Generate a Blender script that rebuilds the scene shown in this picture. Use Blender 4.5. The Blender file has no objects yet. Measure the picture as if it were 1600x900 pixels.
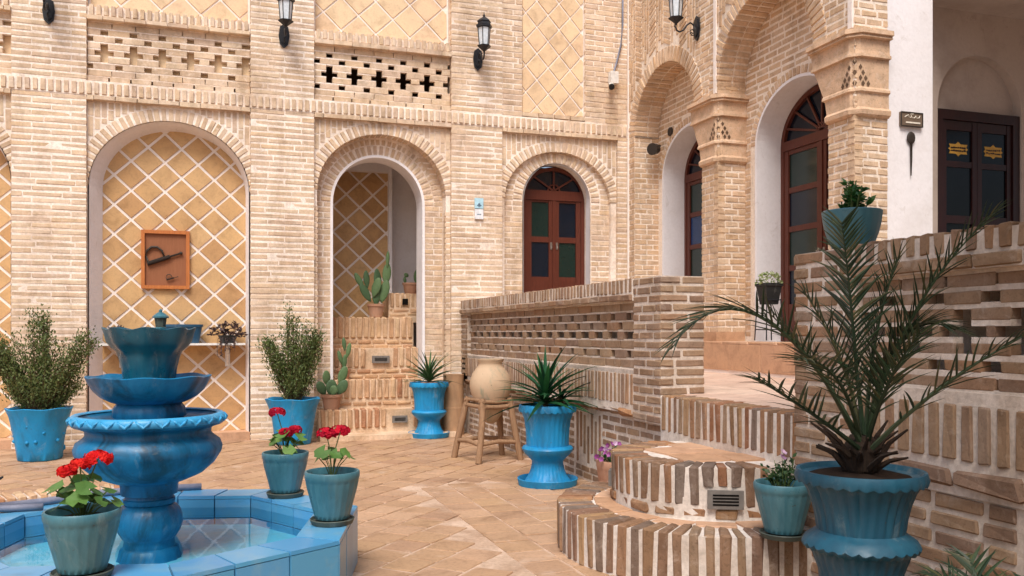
import bpy, math, random
from math import sin, cos, pi, sqrt, atan2, hypot, radians
from mathutils import Vector, Matrix, noise
from mathutils.geometry import tessellate_polygon
random.seed(7)
S = bpy.context.scene
COL = S.collection
V3 = Vector
# ------------------------------------------------------------------ camera
YS, YC = .3201, .9474                      # sine and cosine of the heading, clockwise from +Y
EYE = 1.35
cd = bpy.data.cameras.new("Camera"); cam = bpy.data.objects.new("Camera", cd); COL.objects.link(cam)
cam.location = (0, 0, EYE)
cam.rotation_euler = (pi/2, 0, -math.asin(YS))
cd.sensor_width = 36; cd.lens = 1361/1600*36
cd.shift_y = 70/1600
cd.clip_start = .05; cd.clip_end = 500
S.camera = cam
# ------------------------------------------------------------------ world, sun, exposure
SUN_EL, SUN_AZ = radians(56), radians(205)  # azimuth clockwise from +Y
w = bpy.data.worlds.new("World"); S.world = w; w.use_nodes = True
nt = w.node_tree; bg = nt.nodes["Background"]
sky = nt.nodes.new("ShaderNodeTexSky"); sky.sky_type = 'NISHITA'; sky.sun_disc = False
sky.sun_elevation = SUN_EL; sky.sun_rotation = SUN_AZ; sky.dust_density = 4.0; sky.air_density = 1.0; sky.ozone_density = .6
nt.links.new(sky.outputs[0], bg.inputs[0]); bg.inputs[1].default_value = .085
sd = bpy.data.lights.new("Sun", 'SUN'); sd.energy = 1.5; sd.angle = radians(24); sd.color = (1, .965, .92)
sun = bpy.data.objects.new("Sun", sd); COL.objects.link(sun)
sdir = V3((sin(SUN_AZ)*cos(SUN_EL), cos(SUN_AZ)*cos(SUN_EL), sin(SUN_EL)))
sun.rotation_euler = sdir.to_track_quat('Z', 'Y').to_euler()
S.view_settings.view_transform = 'Standard'; S.view_settings.look = 'None'
S.view_settings.gamma = 1; S.view_settings.use_curve_mapping = False
S.view_settings.exposure = .93
try:
    S.cycles.max_bounces = 8; S.cycles.diffuse_bounces = 5; S.cycles.transparent_max_bounces = 8
    S.cycles.caustics_reflective = False; S.cycles.caustics_refractive = False
    S.cycles.use_denoising = True
except Exception:
    pass

# ------------------------------------------------------------------ materials
def srgb(r, g, b):
    f = lambda c: (c/255/12.92 if c/255 <= .04045 else ((c/255+.055)/1.055)**2.4)
    return (f(r), f(g), f(b), 1)

class NT:
    def __init__(s, name):
        s.m = bpy.data.materials.new(name); s.m.use_nodes = True
        s.t = s.m.node_tree; s.b = s.t.nodes["Principled BSDF"]; s.o = s.t.nodes["Material Output"]
    def n(s, typ, **kw):
        x = s.t.nodes.new(typ)
        for k, v in kw.items(): setattr(x, k, v)
        return x
    def l(s, a, b): s.t.links.new(a, b)
    def pos(s, sc=(1, 1, 1), obj=False):
        if obj: src = s.n("ShaderNodeTexCoord").outputs["Object"]
        else: src = s.n("ShaderNodeNewGeometry").outputs["Position"]
        if sc == (1, 1, 1): return src
        m = s.n("ShaderNodeMapping"); m.inputs["Scale"].default_value = sc
        s.l(src, m.inputs[0]); return m.outputs[0]
    def noise(s, scale, detail=4, rough=.55, vec=None, dist=0):
        x = s.n("ShaderNodeTexNoise"); x.inputs["Scale"].default_value = scale
        x.inputs["Detail"].default_value = detail; x.inputs["Roughness"].default_value = rough
        x.inputs["Distortion"].default_value = dist
        s.l(vec if vec is not None else s.pos(), x.inputs["Vector"]); return x.outputs["Fac"]
    def ramp(s, fac, stops, mode='LINEAR'):
        r = s.n("ShaderNodeValToRGB"); r.color_ramp.interpolation = mode
        e = r.color_ramp.elements
        while len(e) < len(stops): e.new(.5)
        for i, (p, c) in enumerate(stops):
            e[i].position = p; e[i].color = c if len(c) == 4 else (*c, 1)
        s.l(fac, r.inputs[0]); return r.outputs[0]
    def mix(s, fac, a, b, mode='MIX'):
        x = s.n("ShaderNodeMix", data_type='RGBA', blend_type=mode)
        for v, i in ((fac, 0), (a, 6), (b, 7)):
            if isinstance(v, (int, float)): x.inputs[i].default_value = v
            elif isinstance(v, tuple): x.inputs[i].default_value = v
            else: s.l(v, x.inputs[i])
        return x.outputs[2]
    def math(s, op, a, b=0):
        x = s.n("ShaderNodeMath", operation=op)
        for v, i in ((a, 0), (b, 1)):
            if isinstance(v, (int, float)): x.inputs[i].default_value = v
            else: s.l(v, x.inputs[i])
        return x.outputs[0]
    def tone(s):
        a = s.n("ShaderNodeAttribute"); a.attribute_name = "tone"
        o = s.n("ShaderNodeObjectInfo")
        return s.math('FRACT', s.math('ADD', a.outputs["Fac"], o.outputs["Random"]))
    def bump(s, h, strength=.3, dist=.01):
        b = s.n("ShaderNodeBump"); b.inputs["Strength"].default_value = strength; b.inputs["Distance"].default_value = dist
        s.l(h, b.inputs["Height"]); s.l(b.outputs[0], s.b.inputs["Normal"])
    def fin(s, col, rough=.8, spec=.3, metal=0):
        if isinstance(col, tuple): s.b.inputs["Base Color"].default_value = col
        else: s.l(col, s.b.inputs["Base Color"])
        if isinstance(rough, (int, float)): s.b.inputs["Roughness"].default_value = rough
        else: s.l(rough, s.b.inputs["Roughness"])
        s.b.inputs["Specular IOR Level"].default_value = spec
        s.b.inputs["Metallic"].default_value = metal
        return s.m

def brick_mat(name, cols, smear=.35, smear_col=srgb(214, 196, 182), pits=.25):
    k = NT(name)
    st = [((i+.5)/len(cols), srgb(*c)) for i, c in enumerate(cols)]
    col = k.ramp(k.tone(), st)
    n1 = k.noise(9, 5, .6); n2 = k.noise(55, 4, .65)
    v = k.ramp(n1, [(.25, (.72, .70, .68)), (.5, (1, 1, 1)), (.78, (1.16, 1.13, 1.1))])
    col = k.mix(1.0, col, v, 'MULTIPLY')
    v2 = k.ramp(n2, [(.33, (.62, .6, .58)), (.46, (1, 1, 1))])
    col = k.mix(pits*2, col, v2, 'MULTIPLY')
    sk = k.ramp(k.noise(1.6, 6, .7, k.pos((1.3, 1.3, .4)), .7), [(.36, (.74, .71, .67)), (.52, (1, 1, 1)), (.75, (1.05, 1.04, 1.03))])
    col = k.mix(.8, col, sk, 'MULTIPLY')
    sm = k.ramp(k.noise(13, 5, .7, dist=.6), [(.54, (0, 0, 0)), (.68, (1, 1, 1))])
    col = k.mix(k.math('MULTIPLY', sm, smear), col, smear_col)
    k.bump(k.math('ADD', n2, k.math('MULTIPLY', n1, 1.5)), .55, .006)
    return k.fin(col, .9, .15)

def mortar_mat(name, c1, c2, lo=.5, hi=.62, scale=.9):
    k = NT(name)
    p = k.ramp(k.noise(scale, 5, .6, dist=.4), [(lo, srgb(*c1)), (hi, srgb(*c2))])
    n = k.noise(35, 5, .65)
    sk = k.ramp(k.noise(1.6, 6, .7, k.pos((1.3, 1.3, .4)), .7), [(.36, (.74, .70, .66)), (.52, (1, 1, 1))])
    p = k.mix(.8, p, sk, 'MULTIPLY')
    col = k.mix(1.0, p, k.ramp(n, [(.3, (.8, .78, .76)), (.6, (1.04, 1.03, 1.02))]), 'MULTIPLY')
    k.bump(k.noise(50, 5, .7), .6, .008)
    return k.fin(col, .95, .1)

M = {}
M['brick_wall'] = brick_mat('pale_brick', [(212, 187, 160), (219, 196, 168), (203, 177, 150), (222, 200, 176), (214, 186, 153), (206, 181, 158)], .5, srgb(234, 217, 200), .15)
M['brick_wing'] = brick_mat('warm_brick', [(206, 176, 146), (215, 187, 157), (197, 166, 136), (217, 191, 163), (208, 175, 140)], .35, srgb(226, 204, 180))
M['brick_low'] = brick_mat('brown_brick', [(156, 130, 106), (146, 118, 94), (166, 140, 114), (138, 114, 98), (160, 126, 98), (150, 128, 110)], .25, srgb(204, 190, 176))
M['brick_step'] = brick_mat('mixed_brick', [(140, 112, 90), (162, 120, 86), (114, 98, 88), (154, 126, 100), (146, 102, 74), (124, 110, 100), (164, 132, 98), (130, 102, 82)], .25, srgb(200, 186, 172), .4)
M['brick_stair'] = brick_mat('stair_brick', [(198, 164, 130), (184, 140, 106), (208, 178, 144), (168, 120, 90), (202, 168, 132)], .3, srgb(220, 196, 170))
M['mortar'] = mortar_mat('facade_mortar', (248, 236, 224), (214, 187, 160), .5, .66, .6)
M['mortar_wing'] = mortar_mat('wing_mortar', (244, 230, 214), (216, 190, 164), .58, .75, .8)
M['mortar_low'] = mortar_mat('parapet_mortar', (224, 212, 201), (198, 181, 164), .45, .7, 2.5)
M['mortar_step'] = mortar_mat('step_mortar', (228, 219, 210), (202, 188, 174), .45, .7, 2.5)
M['mortar_stair'] = mortar_mat('stair_mortar', (222, 196, 168), (200, 168, 136), .45, .65, 2.5)
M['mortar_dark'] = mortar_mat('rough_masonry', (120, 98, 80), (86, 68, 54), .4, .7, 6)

def plaster(name, c, dirt=(196, 186, 178), amt=.35):
    k = NT(name)
    d = k.ramp(k.noise(1.8, 6, .65), [(.48, (0, 0, 0)), (.75, (1, 1, 1))])
    col = k.mix(k.math('MULTIPLY', d, amt), srgb(*c), srgb(*dirt))
    col = k.mix(.35, col, k.ramp(k.noise(28, 4, .6), [(.3, (.85, .84, .83)), (.6, (1, 1, 1))]), 'MULTIPLY')
    sc = k.ramp(k.noise(6, 7, .75, k.pos((1, 1, .6)), 1.2), [(.60, (0, 0, 0)), (.66, (1, 1, 1))])
    col = k.mix(k.math('MULTIPLY', sc, .35), col, srgb(*dirt))
    k.bump(k.noise(14, 6, .65), .4, .012)
    return k.fin(col, .85, .2)
M['plaster'] = plaster('white_plaster', (238, 234, 235))
M['plaster_shade'] = plaster('shaded_plaster', (186, 170, 158), (150, 132, 118), .6)  # plaster coloured darker, shade of the porch recess put into the colour
M['grout'] = plaster('white_grout', (240, 230, 222), (216, 198, 180), .35)

def tile_mat(name, cols, rough=.7):
    k = NT(name)
    st = [((i+.5)/len(cols), srgb(*c)) for i, c in enumerate(cols)]
    col = k.ramp(k.tone(), st)
    n1 = k.noise(5, 6, .65, dist=.5); n2 = k.noise(40, 4, .6)
    col = k.mix(1.0, col, k.ramp(n1, [(.28, (.74, .71, .68)), (.5, (1, 1, 1)), (.75, (1.12, 1.1, 1.06))]), 'MULTIPLY')
    col = k.mix(.5, col, k.ramp(n2, [(.35, (.8, .78, .76)), (.5, (1, 1, 1))]), 'MULTIPLY')
    k.bump(n2, .3, .004)
    return k.fin(col, rough, .25)
M['ochre_tile'] = tile_mat('ochre_tile', [(198, 160, 114), (206, 170, 124), (190, 150, 104), (203, 166, 118), (186, 146, 102)])
M['panel_tile'] = tile_mat('pink_tile', [(228, 200, 164), (222, 192, 156), (231, 205, 168), (226, 196, 162)])
M['floor_joint'] = mortar_mat('floor_joint', (208, 182, 160), (178, 148, 124), .42, .64, 2)
M['terrace_tile'] = tile_mat('terrace_tile', [(206, 178, 160), (200, 170, 152), (210, 184, 166)], .6)
M['stone_tile'] = tile_mat('plinth_tile', [(196, 156, 126), (190, 150, 118), (202, 164, 134)], .6)

def floor_mat(name, cols, rough):
    k = NT(name)
    col = k.ramp(k.tone(), [((i+.5)/len(cols), srgb(*c)) for i, c in enumerate(cols)])
    n1 = k.noise(3.2, 7, .7, dist=.6); n2 = k.noise(38, 5, .65)
    col = k.mix(1.0, col, k.ramp(n1, [(.3, (.66, .62, .58)), (.48, (1, 1, 1)), (.72, (1.13, 1.12, 1.1))]), 'MULTIPLY')
    col = k.mix(.6, col, k.ramp(n2, [(.36, (.72, .7, .68)), (.5, (1, 1, 1))]), 'MULTIPLY')
    pale = k.ramp(k.noise(1.7, 6, .7, dist=.9), [(.58, (0, 0, 0)), (.72, (1, 1, 1))])
    col = k.mix(k.math('MULTIPLY', pale, .45), col, srgb(214, 196, 180))
    d = k.n("ShaderNodeVectorMath", operation='DISTANCE'); d.inputs[1].default_value = (.86, 4.30, 0); k.l(k.pos(), d.inputs[0])
    dm = k.math('ADD', d.outputs["Value"], k.math('MULTIPLY', k.noise(9, 4, .6), .3))
    col = k.mix(k.ramp(dm, [(.26, (1, 1, 1)), (.36, (0, 0, 0))]), col, srgb(118, 82, 54))
    k.bump(k.math('ADD', n2, k.math('MULTIPLY', n1, 2)), .4, .005)
    return k.fin(col, rough, .25)
M['floor_tile'] = floor_mat('floor_tile', [(178, 144, 114), (184, 150, 120), (172, 138, 110), (182, 148, 114), (168, 134, 108), (187, 153, 124)], .55)
def paint(name, c1, c2, rough=.35, streak=False, amt=.5, dark=None, spec=.5, lime_amt=.28):
    k = NT(name)
    vec = k.pos((6, 6, .8)) if streak else k.pos()
    n = k.noise(3.5 if not streak else 3, 5, .6, vec)
    col = k.mix(k.math('MULTIPLY', k.ramp(n, [(.35, (0, 0, 0)), (.7, (1, 1, 1))]), amt), srgb(*c1), srgb(*c2))
    if dark:
        d = k.ramp(k.noise(4.5, 6, .7, k.pos((1, 1, .45)), .8), [(.48, (0, 0, 0)), (.66, (1, 1, 1))])
        col = k.mix(k.math('MULTIPLY', d, dark[1]), col, srgb(*dark[0]))
    lime = k.ramp(k.noise(7, 7, .75, k.pos((1, 1, .5)), .6), [(.56, (0, 0, 0)), (.72, (1, 1, 1))])
    col = k.mix(k.math('MULTIPLY', lime, lime_amt), col, srgb(176, 178, 168))
    chip = k.ramp(k.noise(26, 3, .6), [(.70, (0, 0, 0)), (.72, (1, 1, 1))])
    col = k.mix(k.math('MULTIPLY', chip, .6), col, srgb(70, 66, 60))
    k.bump(k.noise(30, 4, .6), .25, .004)
    r = k.ramp(k.noise(12, 4, .6), [(.3, (rough*.7,)*3), (.7, (min(1, rough*1.5),)*3)])
    return k.fin(col, r, spec)
M['blue_pot'] = paint('blue_plastic', (18, 134, 190), (34, 152, 204), .48, False, .6, ((40, 78, 98), .42), .4)
M['palm_pot'] = paint('shade_dark_blue_plastic', (16, 72, 94), (28, 92, 114), .5, True, .6, ((40, 70, 84), .35))  # urn blue lowered in the base colour to stand for shade
M['fountain'] = paint('fountain_glaze', (12, 104, 148), (24, 128, 174), .42, True, .6, ((8, 34, 46), .75))
M['fountain_green'] = paint('fountain_green_glaze', (10, 78, 98), (20, 96, 112), .3, True, .6, ((8, 30, 36), .9))
M['fountain_rim'] = paint('fountain_rim_paint', (48, 148, 198), (80, 170, 212), .4, False, .7, ((40, 78, 100), .3))
M['teal'] = paint('teal_ceramic', (58, 110, 124), (88, 134, 144), .35, True, .8, ((44, 82, 92), .4))
M['saucer'] = paint('dark_saucer', (64, 76, 70), (92, 92, 78), .6)
M['terracotta'] = paint('terracotta', (168, 124, 100), (184, 148, 124), .85, False, .8, ((110, 84, 70), .4), .15)
M['clay'] = paint('old_clay', (196, 170, 142), (176, 150, 122), .9, False, .8, ((104, 132, 116), .85), .1, .1)
M['clay_pipe'] = paint('clay_pipe', (186, 150, 116), (170, 134, 104), .9, False, .8, ((130, 104, 84), .4), .1)
M['black_pot'] = paint('black_plastic', (36, 38, 38), (50, 50, 50), .5)
M['blue_trough'] = paint('dark_blue_trough', (30, 74, 104), (44, 92, 120), .4)

def glaze(name):
    k = NT(name)
    n = k.noise(5, 6, .65, dist=.5)
    base = k.ramp(k.tone(), [(.2, srgb(78, 148, 194)), (.5, srgb(96, 166, 212)), (.8, srgb(84, 156, 196))])
    col = k.mix(k.math('MULTIPLY', k.ramp(n, [(.5, (0, 0, 0)), (.72, (1, 1, 1))]), .5), base, srgb(140, 172, 182))
    d = k.ramp(k.noise(2.6, 6, .7, k.pos((1, 1, 3))), [(.55, (0, 0, 0)), (.72, (1, 1, 1))])
    col = k.mix(k.math('MULTIPLY', d, .4), col, srgb(58, 104, 124))
    k.bump(n, .12, .006)
    return k.fin(col, .28, .5)
M['pool_tile'] = glaze('blue_glazed_tile')
M['pool_joint'] = paint('pool_joint', (70, 112, 134), (48, 84, 104), .8)
M['pool_floor'] = paint('pool_floor_paint', (96, 186, 216), (128, 204, 226), .6, False, .8, ((150, 150, 120), .3))

k = NT('water')
fr = k.n("ShaderNodeFresnel"); fr.inputs[0].default_value = 1.2
tr = k.n("ShaderNodeBsdfTransparent"); tr.inputs[0].default_value = (.74, .9, .94, 1)
gl = k.n("ShaderNodeBsdfGlossy"); gl.inputs["Roughness"].default_value = .015
mx = k.n("ShaderNodeMixShader"); bp = k.n("ShaderNodeBump"); bp.inputs["Strength"].default_value = .02; bp.inputs["Distance"].default_value = .01
k.l(k.noise(7, 2, .5), bp.inputs["Height"]); k.l(bp.outputs[0], gl.inputs["Normal"])
k.l(fr.outputs[0], mx.inputs[0]); k.l(tr.outputs[0], mx.inputs[1]); k.l(gl.outputs[0], mx.inputs[2]); k.l(mx.outputs[0], k.o.inputs[0])
M['water'] = k.m

def wood(name, c1, c2, rough=.5, sc=(30, 30, 2.5)):
    k = NT(name)
    n = k.noise(2, 6, .65, k.pos(sc, True), 1.0)
    col = k.ramp(n, [(.3, srgb(*c1)), (.7, srgb(*c2))])
    k.bump(n, .25, .004)
    return k.fin(col, rough, .35)
M['door_wood'] = wood('red_brown_wood', (80, 38, 27), (99, 50, 35), .42)
M['dark_wood'] = wood('dark_red_wood', (34, 13, 12), (50, 20, 18), .4)
M['old_wood'] = wood('weathered_wood', (128, 98, 72), (164, 130, 100), .85)
M['frame_wood'] = wood('orange_wood', (170, 98, 48), (196, 122, 66), .5)
M['board'] = wood('brown_board', (136, 84, 54), (152, 98, 66), .7)
M['palm_trunk'] = wood('palm_trunk', (26, 18, 13), (54, 39, 27), .95)
M['twig'] = wood('twig', (74, 60, 42), (104, 86, 60), .9)

def simple(name, c, rough=.5, spec=.4, metal=0):
    k = NT(name)
    n = k.noise(25, 4, .6)
    col = k.mix(1.0, srgb(*c), k.ramp(n, [(.3, (.82, .82, .82)), (.65, (1.08, 1.08, 1.08))]), 'MULTIPLY')
    k.bump(n, .1, .002)
    return k.fin(col, rough, spec, metal)
M['iron'] = simple('black_iron', (34, 35, 40), .45)
M['rust'] = simple('old_iron', (52, 44, 38), .6)
M['lamp_glass'] = simple('frosted_glass', (214, 222, 228), .25, .5)
M['glass_blue'] = simple('blue_glass', (10, 24, 38), .18, .5)
M['glass_deep'] = simple('bright_blue_glass', (18, 54, 100), .2, .5)
M['glass_green'] = simple('green_glass', (20, 42, 38), .18, .5)
M['glass_dark'] = simple('dark_glass', (12, 14, 18), .15, .18)
M['soil'] = simple('soil', (44, 34, 28), .95, .1)
M['white_paint'] = simple('white_paint', (226, 222, 216), .5)
M['sign_blue'] = simple('pale_blue_plate', (178, 218, 234), .4)
M['sign_white'] = simple('white_plate', (232, 234, 238), .4)
M['ink'] = simple('grey_ink', (96, 122, 140), .6)
M['bronze'] = simple('bronze', (112, 94, 78), .5, .5)
M['gold'] = simple('gold_sticker', (196, 150, 62), .5)
M['ivory'] = simple('ivory', (230, 222, 206), .6)
M['vent'] = simple('grey_vent', (118, 112, 106), .6)
M['black'] = simple('black_gap', (20, 18, 16), .9, .1)
M['hose'] = simple('grey_hose', (128, 130, 146), .5)
M['cable'] = simple('black_cable', (30, 30, 32), .5)
M['metal_ring'] = simple('silver_handle', (170, 166, 158), .3, .5, .8)

def leaf(name, cols, rough=.5, trans=.25, spec=.35):
    k = NT(name)
    st = [((i+.5)/len(cols), srgb(*c)) for i, c in enumerate(cols)]
    col = k.ramp(k.tone(), st)
    col = k.mix(.6, col, k.ramp(k.noise(20, 3, .6), [(.3, (.7, .72, .68)), (.65, (1.1, 1.1, 1.05))]), 'MULTIPLY')
    m = k.fin(col, rough, spec)
    td = k.n("ShaderNodeBsdfTranslucent"); k.l(col, td.inputs[0])
    mx = k.n("ShaderNodeMixShader"); mx.inputs[0].default_value = trans
    k.l(k.b.outputs[0], mx.inputs[1]); k.l(td.outputs[0], mx.inputs[2]); k.l(mx.outputs[0], k.o.inputs[0])
    return m
M['leaf_shrub'] = leaf('shrub_leaf', [(80, 98, 52), (104, 120, 66), (66, 82, 44), (122, 132, 80), (90, 106, 58)])
M['leaf_yucca'] = leaf('yucca_leaf', [(52, 84, 50), (72, 104, 62), (42, 70, 44), (86, 116, 74)], .4)
M['leaf_dracaena'] = leaf('dracaena_leaf', [(26, 66, 44), (40, 92, 56), (22, 54, 40), (48, 104, 60)], .35)
M['leaf_palm'] = leaf('palm_leaf', [(42, 58, 40), (56, 74, 50), (36, 52, 38), (76, 90, 68), (48, 64, 44), (40, 56, 40), (84, 84, 56)], .42, .2)
M['leaf_ger'] = leaf('geranium_leaf', [(84, 122, 58), (104, 144, 70), (70, 104, 50), (122, 156, 84)], .5)
M['leaf_pet'] = leaf('petunia_leaf', [(52, 82, 50), (70, 100, 60), (44, 70, 44)], .5)
M['leaf_gloss'] = leaf('glossy_leaf', [(58, 104, 52), (76, 122, 60), (48, 90, 46)], .35)
M['leaf_dry'] = leaf('dark_succulent', [(70, 50, 50), (94, 72, 70), (54, 40, 42), (112, 94, 90)], .55, .1)
M['leaf_pale'] = leaf('pale_leaf', [(120, 140, 84), (150, 164, 108), (176, 184, 138)], .5)
M['cactus'] = leaf('cactus_skin', [(86, 112, 74), (100, 126, 84), (76, 102, 70)], .6, .05)
M['stem'] = simple('green_stem', (88, 108, 58), .6)
M['pet_red'] = leaf('red_petal', [(206, 22, 26), (188, 14, 24), (222, 42, 34)], .6, .2, .15)
M['pet_crimson'] = leaf('crimson_petal', [(176, 10, 40), (160, 8, 44), (196, 22, 48)], .6, .2, .15)
M['pet_purple'] = leaf('purple_petal', [(142, 64, 132), (168, 96, 158), (112, 44, 110), (206, 176, 204)], .6, .2)

# ------------------------------------------------------------------ mesh helpers
class MB:
    def __init__(s): s.v = []; s.f = []; s.t = []
    def quad(s, pts, t=None):
        b = len(s.v); s.v += [V3(p) for p in pts]; s.f.append(tuple(range(b, b+len(pts)))); s.t.append(random.random() if t is None else t)
    def box(s, c, hu, hv, hn, U=V3((1, 0, 0)), W=V3((0, 0, 1)), N=V3((0, -1, 0)), j=0, t=None, open_back=False):
        b = len(s.v); t = random.random() if t is None else t
        r = random.uniform
        for a in (-1, 1):
            for d in (-1, 1):
                for e in (-1, 1):
                    s.v.append(c + U*(a*hu + r(-j, j)) + W*(d*hv + r(-j, j)) + N*(e*hn + (r(-j, j) if e > 0 else 0)))
        F = [(0, 1, 3, 2), (4, 6, 7, 5), (0, 4, 5, 1), (2, 3, 7, 6), (1, 5, 7, 3)]
        if not open_back: F.append((0, 2, 6, 4))
        for f in F: s.f.append(tuple(b+i for i in f)); s.t.append(t)
    def bb(s, x0, x1, y0, y1, z0, z1, t=None):
        s.box(V3(((x0+x1)/2, (y0+y1)/2, (z0+z1)/2)), abs(x1-x0)/2, abs(z1-z0)/2, abs(y1-y0)/2, t=t)
    def tube(s, pts, rad, seg=6, t=None, cap=True):
        pts = [V3(p) for p in pts]; n = len(pts); t = random.random() if t is None else t
        b = len(s.v); up = V3((0, 0, 1))
        for i, p in enumerate(pts):
            d = (pts[min(i+1, n-1)] - pts[max(i-1, 0)]).normalized()
            a = d.cross(up)
            if a.length < .05: a = d.cross(V3((1, 0, 0)))
            a.normalize(); c = d.cross(a)
            r = rad[i] if isinstance(rad, (list, tuple)) else rad
            for k_ in range(seg):
                g = 2*pi*k_/seg; s.v.append(p + a*(r*cos(g)) + c*(r*sin(g)))
        for i in range(n-1):
            for k_ in range(seg):
                q = (k_+1) % seg
                s.f.append((b+i*seg+k_, b+i*seg+q, b+(i+1)*seg+q, b+(i+1)*seg+k_)); s.t.append(t)
        if cap:
            s.f.append(tuple(b+k_ for k_ in range(seg))); s.t.append(t)
            s.f.append(tuple(b+(n-1)*seg+k_ for k_ in range(seg))); s.t.append(t)
    def lathe(s, c, prof, seg=32, mod=None, t=.5, cap0=False, cap1=False, ax=None):
        b = len(s.v); c = V3(c)
        for i, (r, z) in enumerate(prof):
            for k_ in range(seg):
                g = 2*pi*k_/seg
                rr, zz = (r, z) if mod is None else mod(g, i, r, z)
                s.v.append(c + V3((rr*cos(g), rr*sin(g), zz)))
        for i in range(len(prof)-1):
            for k_ in range(seg):
                q = (k_+1) % seg
                s.f.append((b+i*seg+k_, b+i*seg+q, b+(i+1)*seg+q, b+(i+1)*seg+k_)); s.t.append(t)
        if cap0: s.f.append(tuple(b+k_ for k_ in reversed(range(seg)))); s.t.append(t)
        if cap1: s.f.append(tuple(b+(len(prof)-1)*seg+k_ for k_ in range(seg))); s.t.append(t)
    def blob(s, c, r, seg=8, rings=5, jit=.12, sq=(1, 1, 1), t=None):
        prof = []
        b = len(s.v); t = random.random() if t is None else t; c = V3(c)
        for i in range(rings+1):
            a = pi*i/rings
            for k_ in range(seg):
                g = 2*pi*k_/seg; q = r*(1+random.uniform(-jit, jit))
                s.v.append(c + V3((q*sin(a)*cos(g)*sq[0], q*sin(a)*sin(g)*sq[1], q*cos(a)*sq[2])))
        for i in range(rings):
            for k_ in range(seg):
                q = (k_+1) % seg
                s.f.append((b+i*seg+k_, b+(i+1)*seg+k_, b+(i+1)*seg+q, b+i*seg+q)); s.t.append(t)
    def poly_ext(s, pts3, N, depth, t=.5):
        """extrude a planar (possibly concave) outline by -N*depth"""
        n = len(pts3); b = len(s.v); N = V3(N)
        s.v += [V3(p) for p in pts3] + [V3(p) - N*depth for p in pts3]
        tri = tessellate_polygon([[V3(p) for p in pts3]])
        for a in tri:
            s.f.append(tuple(b+i for i in a)); s.t.append(t)
            s.f.append(tuple(b+n+i for i in reversed(a))); s.t.append(t)
        for i in range(n):
            q = (i+1) % n
            s.f.append((b+i, b+q, b+n+q, b+n+i)); s.t.append(t)
    def mesh(s, name, off=V3((0, 0, 0)), smooth=False):
        me = bpy.data.meshes.new(name)
        me.from_pydata([tuple(p-off) for p in s.v], [], s.f)
        a = me.attributes.new("tone", 'FLOAT', 'FACE'); a.data.foreach_set("value", s.t)
        if smooth: me.shade_smooth()
        me.update(); return me

def rloc(o):
    p = V3((0, 0, 0))
    while o: p = p + o.location; o = o.parent
    return p
def thing(name, label, cat, loc, group=None, kind=None):
    o = bpy.data.objects.new(name, None); COL.objects.link(o); o.location = loc
    o.empty_display_size = .1
    o['label'] = label; o['category'] = cat
    if group: o['group'] = group
    if kind: o['kind'] = kind
    return o
def part(mb, name, m, parent=None, label=None, kind=None, smooth=False, local=False, cat=None, group=None, angle=None):
    off = V3((0, 0, 0)) if (local or parent is None) else rloc(parent)
    me = mb.mesh(name, off, smooth)
    if smooth and angle is not None:
        try: me.set_sharp_from_angle(angle=radians(angle))
        except Exception: pass
    me.materials.append(M[m] if isinstance(m, str) else m)
    o = bpy.data.objects.new(name, me); COL.objects.link(o)
    if parent: o.parent = parent
    if label: o['label'] = label
    if cat: o['category'] = cat
    if group: o['group'] = group
    if kind: o['kind'] = kind
    return o
def obj(name, me, parent, loc=None, mat=None, rot=None):
    o = bpy.data.objects.new(name, me); COL.objects.link(o)
    if parent: o.parent = parent
    if mat is not None: o.matrix_local = mat
    elif loc is not None: o.location = loc
    if rot: o.rotation_euler = rot
    return o
def copy_tree(o, parent=None):
    c = o.copy(); COL.objects.link(c); c.parent = parent
    for ch in list(o.children): copy_tree(ch, c)
    return c

def proj(p):
    r = YC*p.x - YS*p.y; d = YS*p.x + YC*p.y
    if d < .3: return None
    return 800+1361*r/d, 520-1361*(p.z-EYE)/d, d

class Plane:
    def __init__(s, O, U, N, W=(0, 0, 1)): s.O = V3(O); s.U = V3(U).normalized(); s.N = V3(N).normalized(); s.W = V3(W)
    def p(s, u, v, n=0): return s.O + s.U*u + s.W*v + s.N*n

def chamfer_box(L, H, D, c, j):
    """one worn brick, centred, unit scale applied later (size L,H,D)"""
    vs = []; idx = {}
    for a in (-1, 1):
        for b in (-1, 1):
            for e in (-1, 1):
                base = V3((a*L/2, b*H/2, e*D/2)); jv = V3([random.uniform(-j, j) for _ in range(3)])
                for ax in range(3):
                    q = base + jv
                    for o_ in range(3):
                        if o_ != ax: q[o_] -= (a, b, e)[o_]*c*random.uniform(.5, 1.5)
                    idx[(a, b, e, ax)] = len(vs); vs.append(q)
    F = []
    S2 = (-1, 1)
    for ax in range(3):
        o1, o2 = [i for i in range(3) if i != ax]
        for sg in S2:
            ring = []
            for x, y in ((-1, -1), (1, -1), (1, 1), (-1, 1)):
                k_ = [0, 0, 0]; k_[ax] = sg; k_[o1] = x; k_[o2] = y
                ring.append(idx[(*k_, ax)])
            F.append(tuple(ring))
    for ax in range(3):                                   # edges along ax
        o1, o2 = [i for i in range(3) if i != ax]
        for x in S2:
            for y in S2:
                q = []
                for sg in S2:
                    k_ = [0, 0, 0]; k_[ax] = sg; k_[o1] = x; k_[o2] = y
                    q.append((idx[(*k_, o1)], idx[(*k_, o2)]))
                F.append((q[0][0], q[0][1], q[1][1], q[1][0]))
    for a in S2:
        for b in S2:
            for e in S2: F.append((idx[(a, b, e, 0)], idx[(a, b, e, 1)], idx[(a, b, e, 2)]))
    return vs, F

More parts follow.
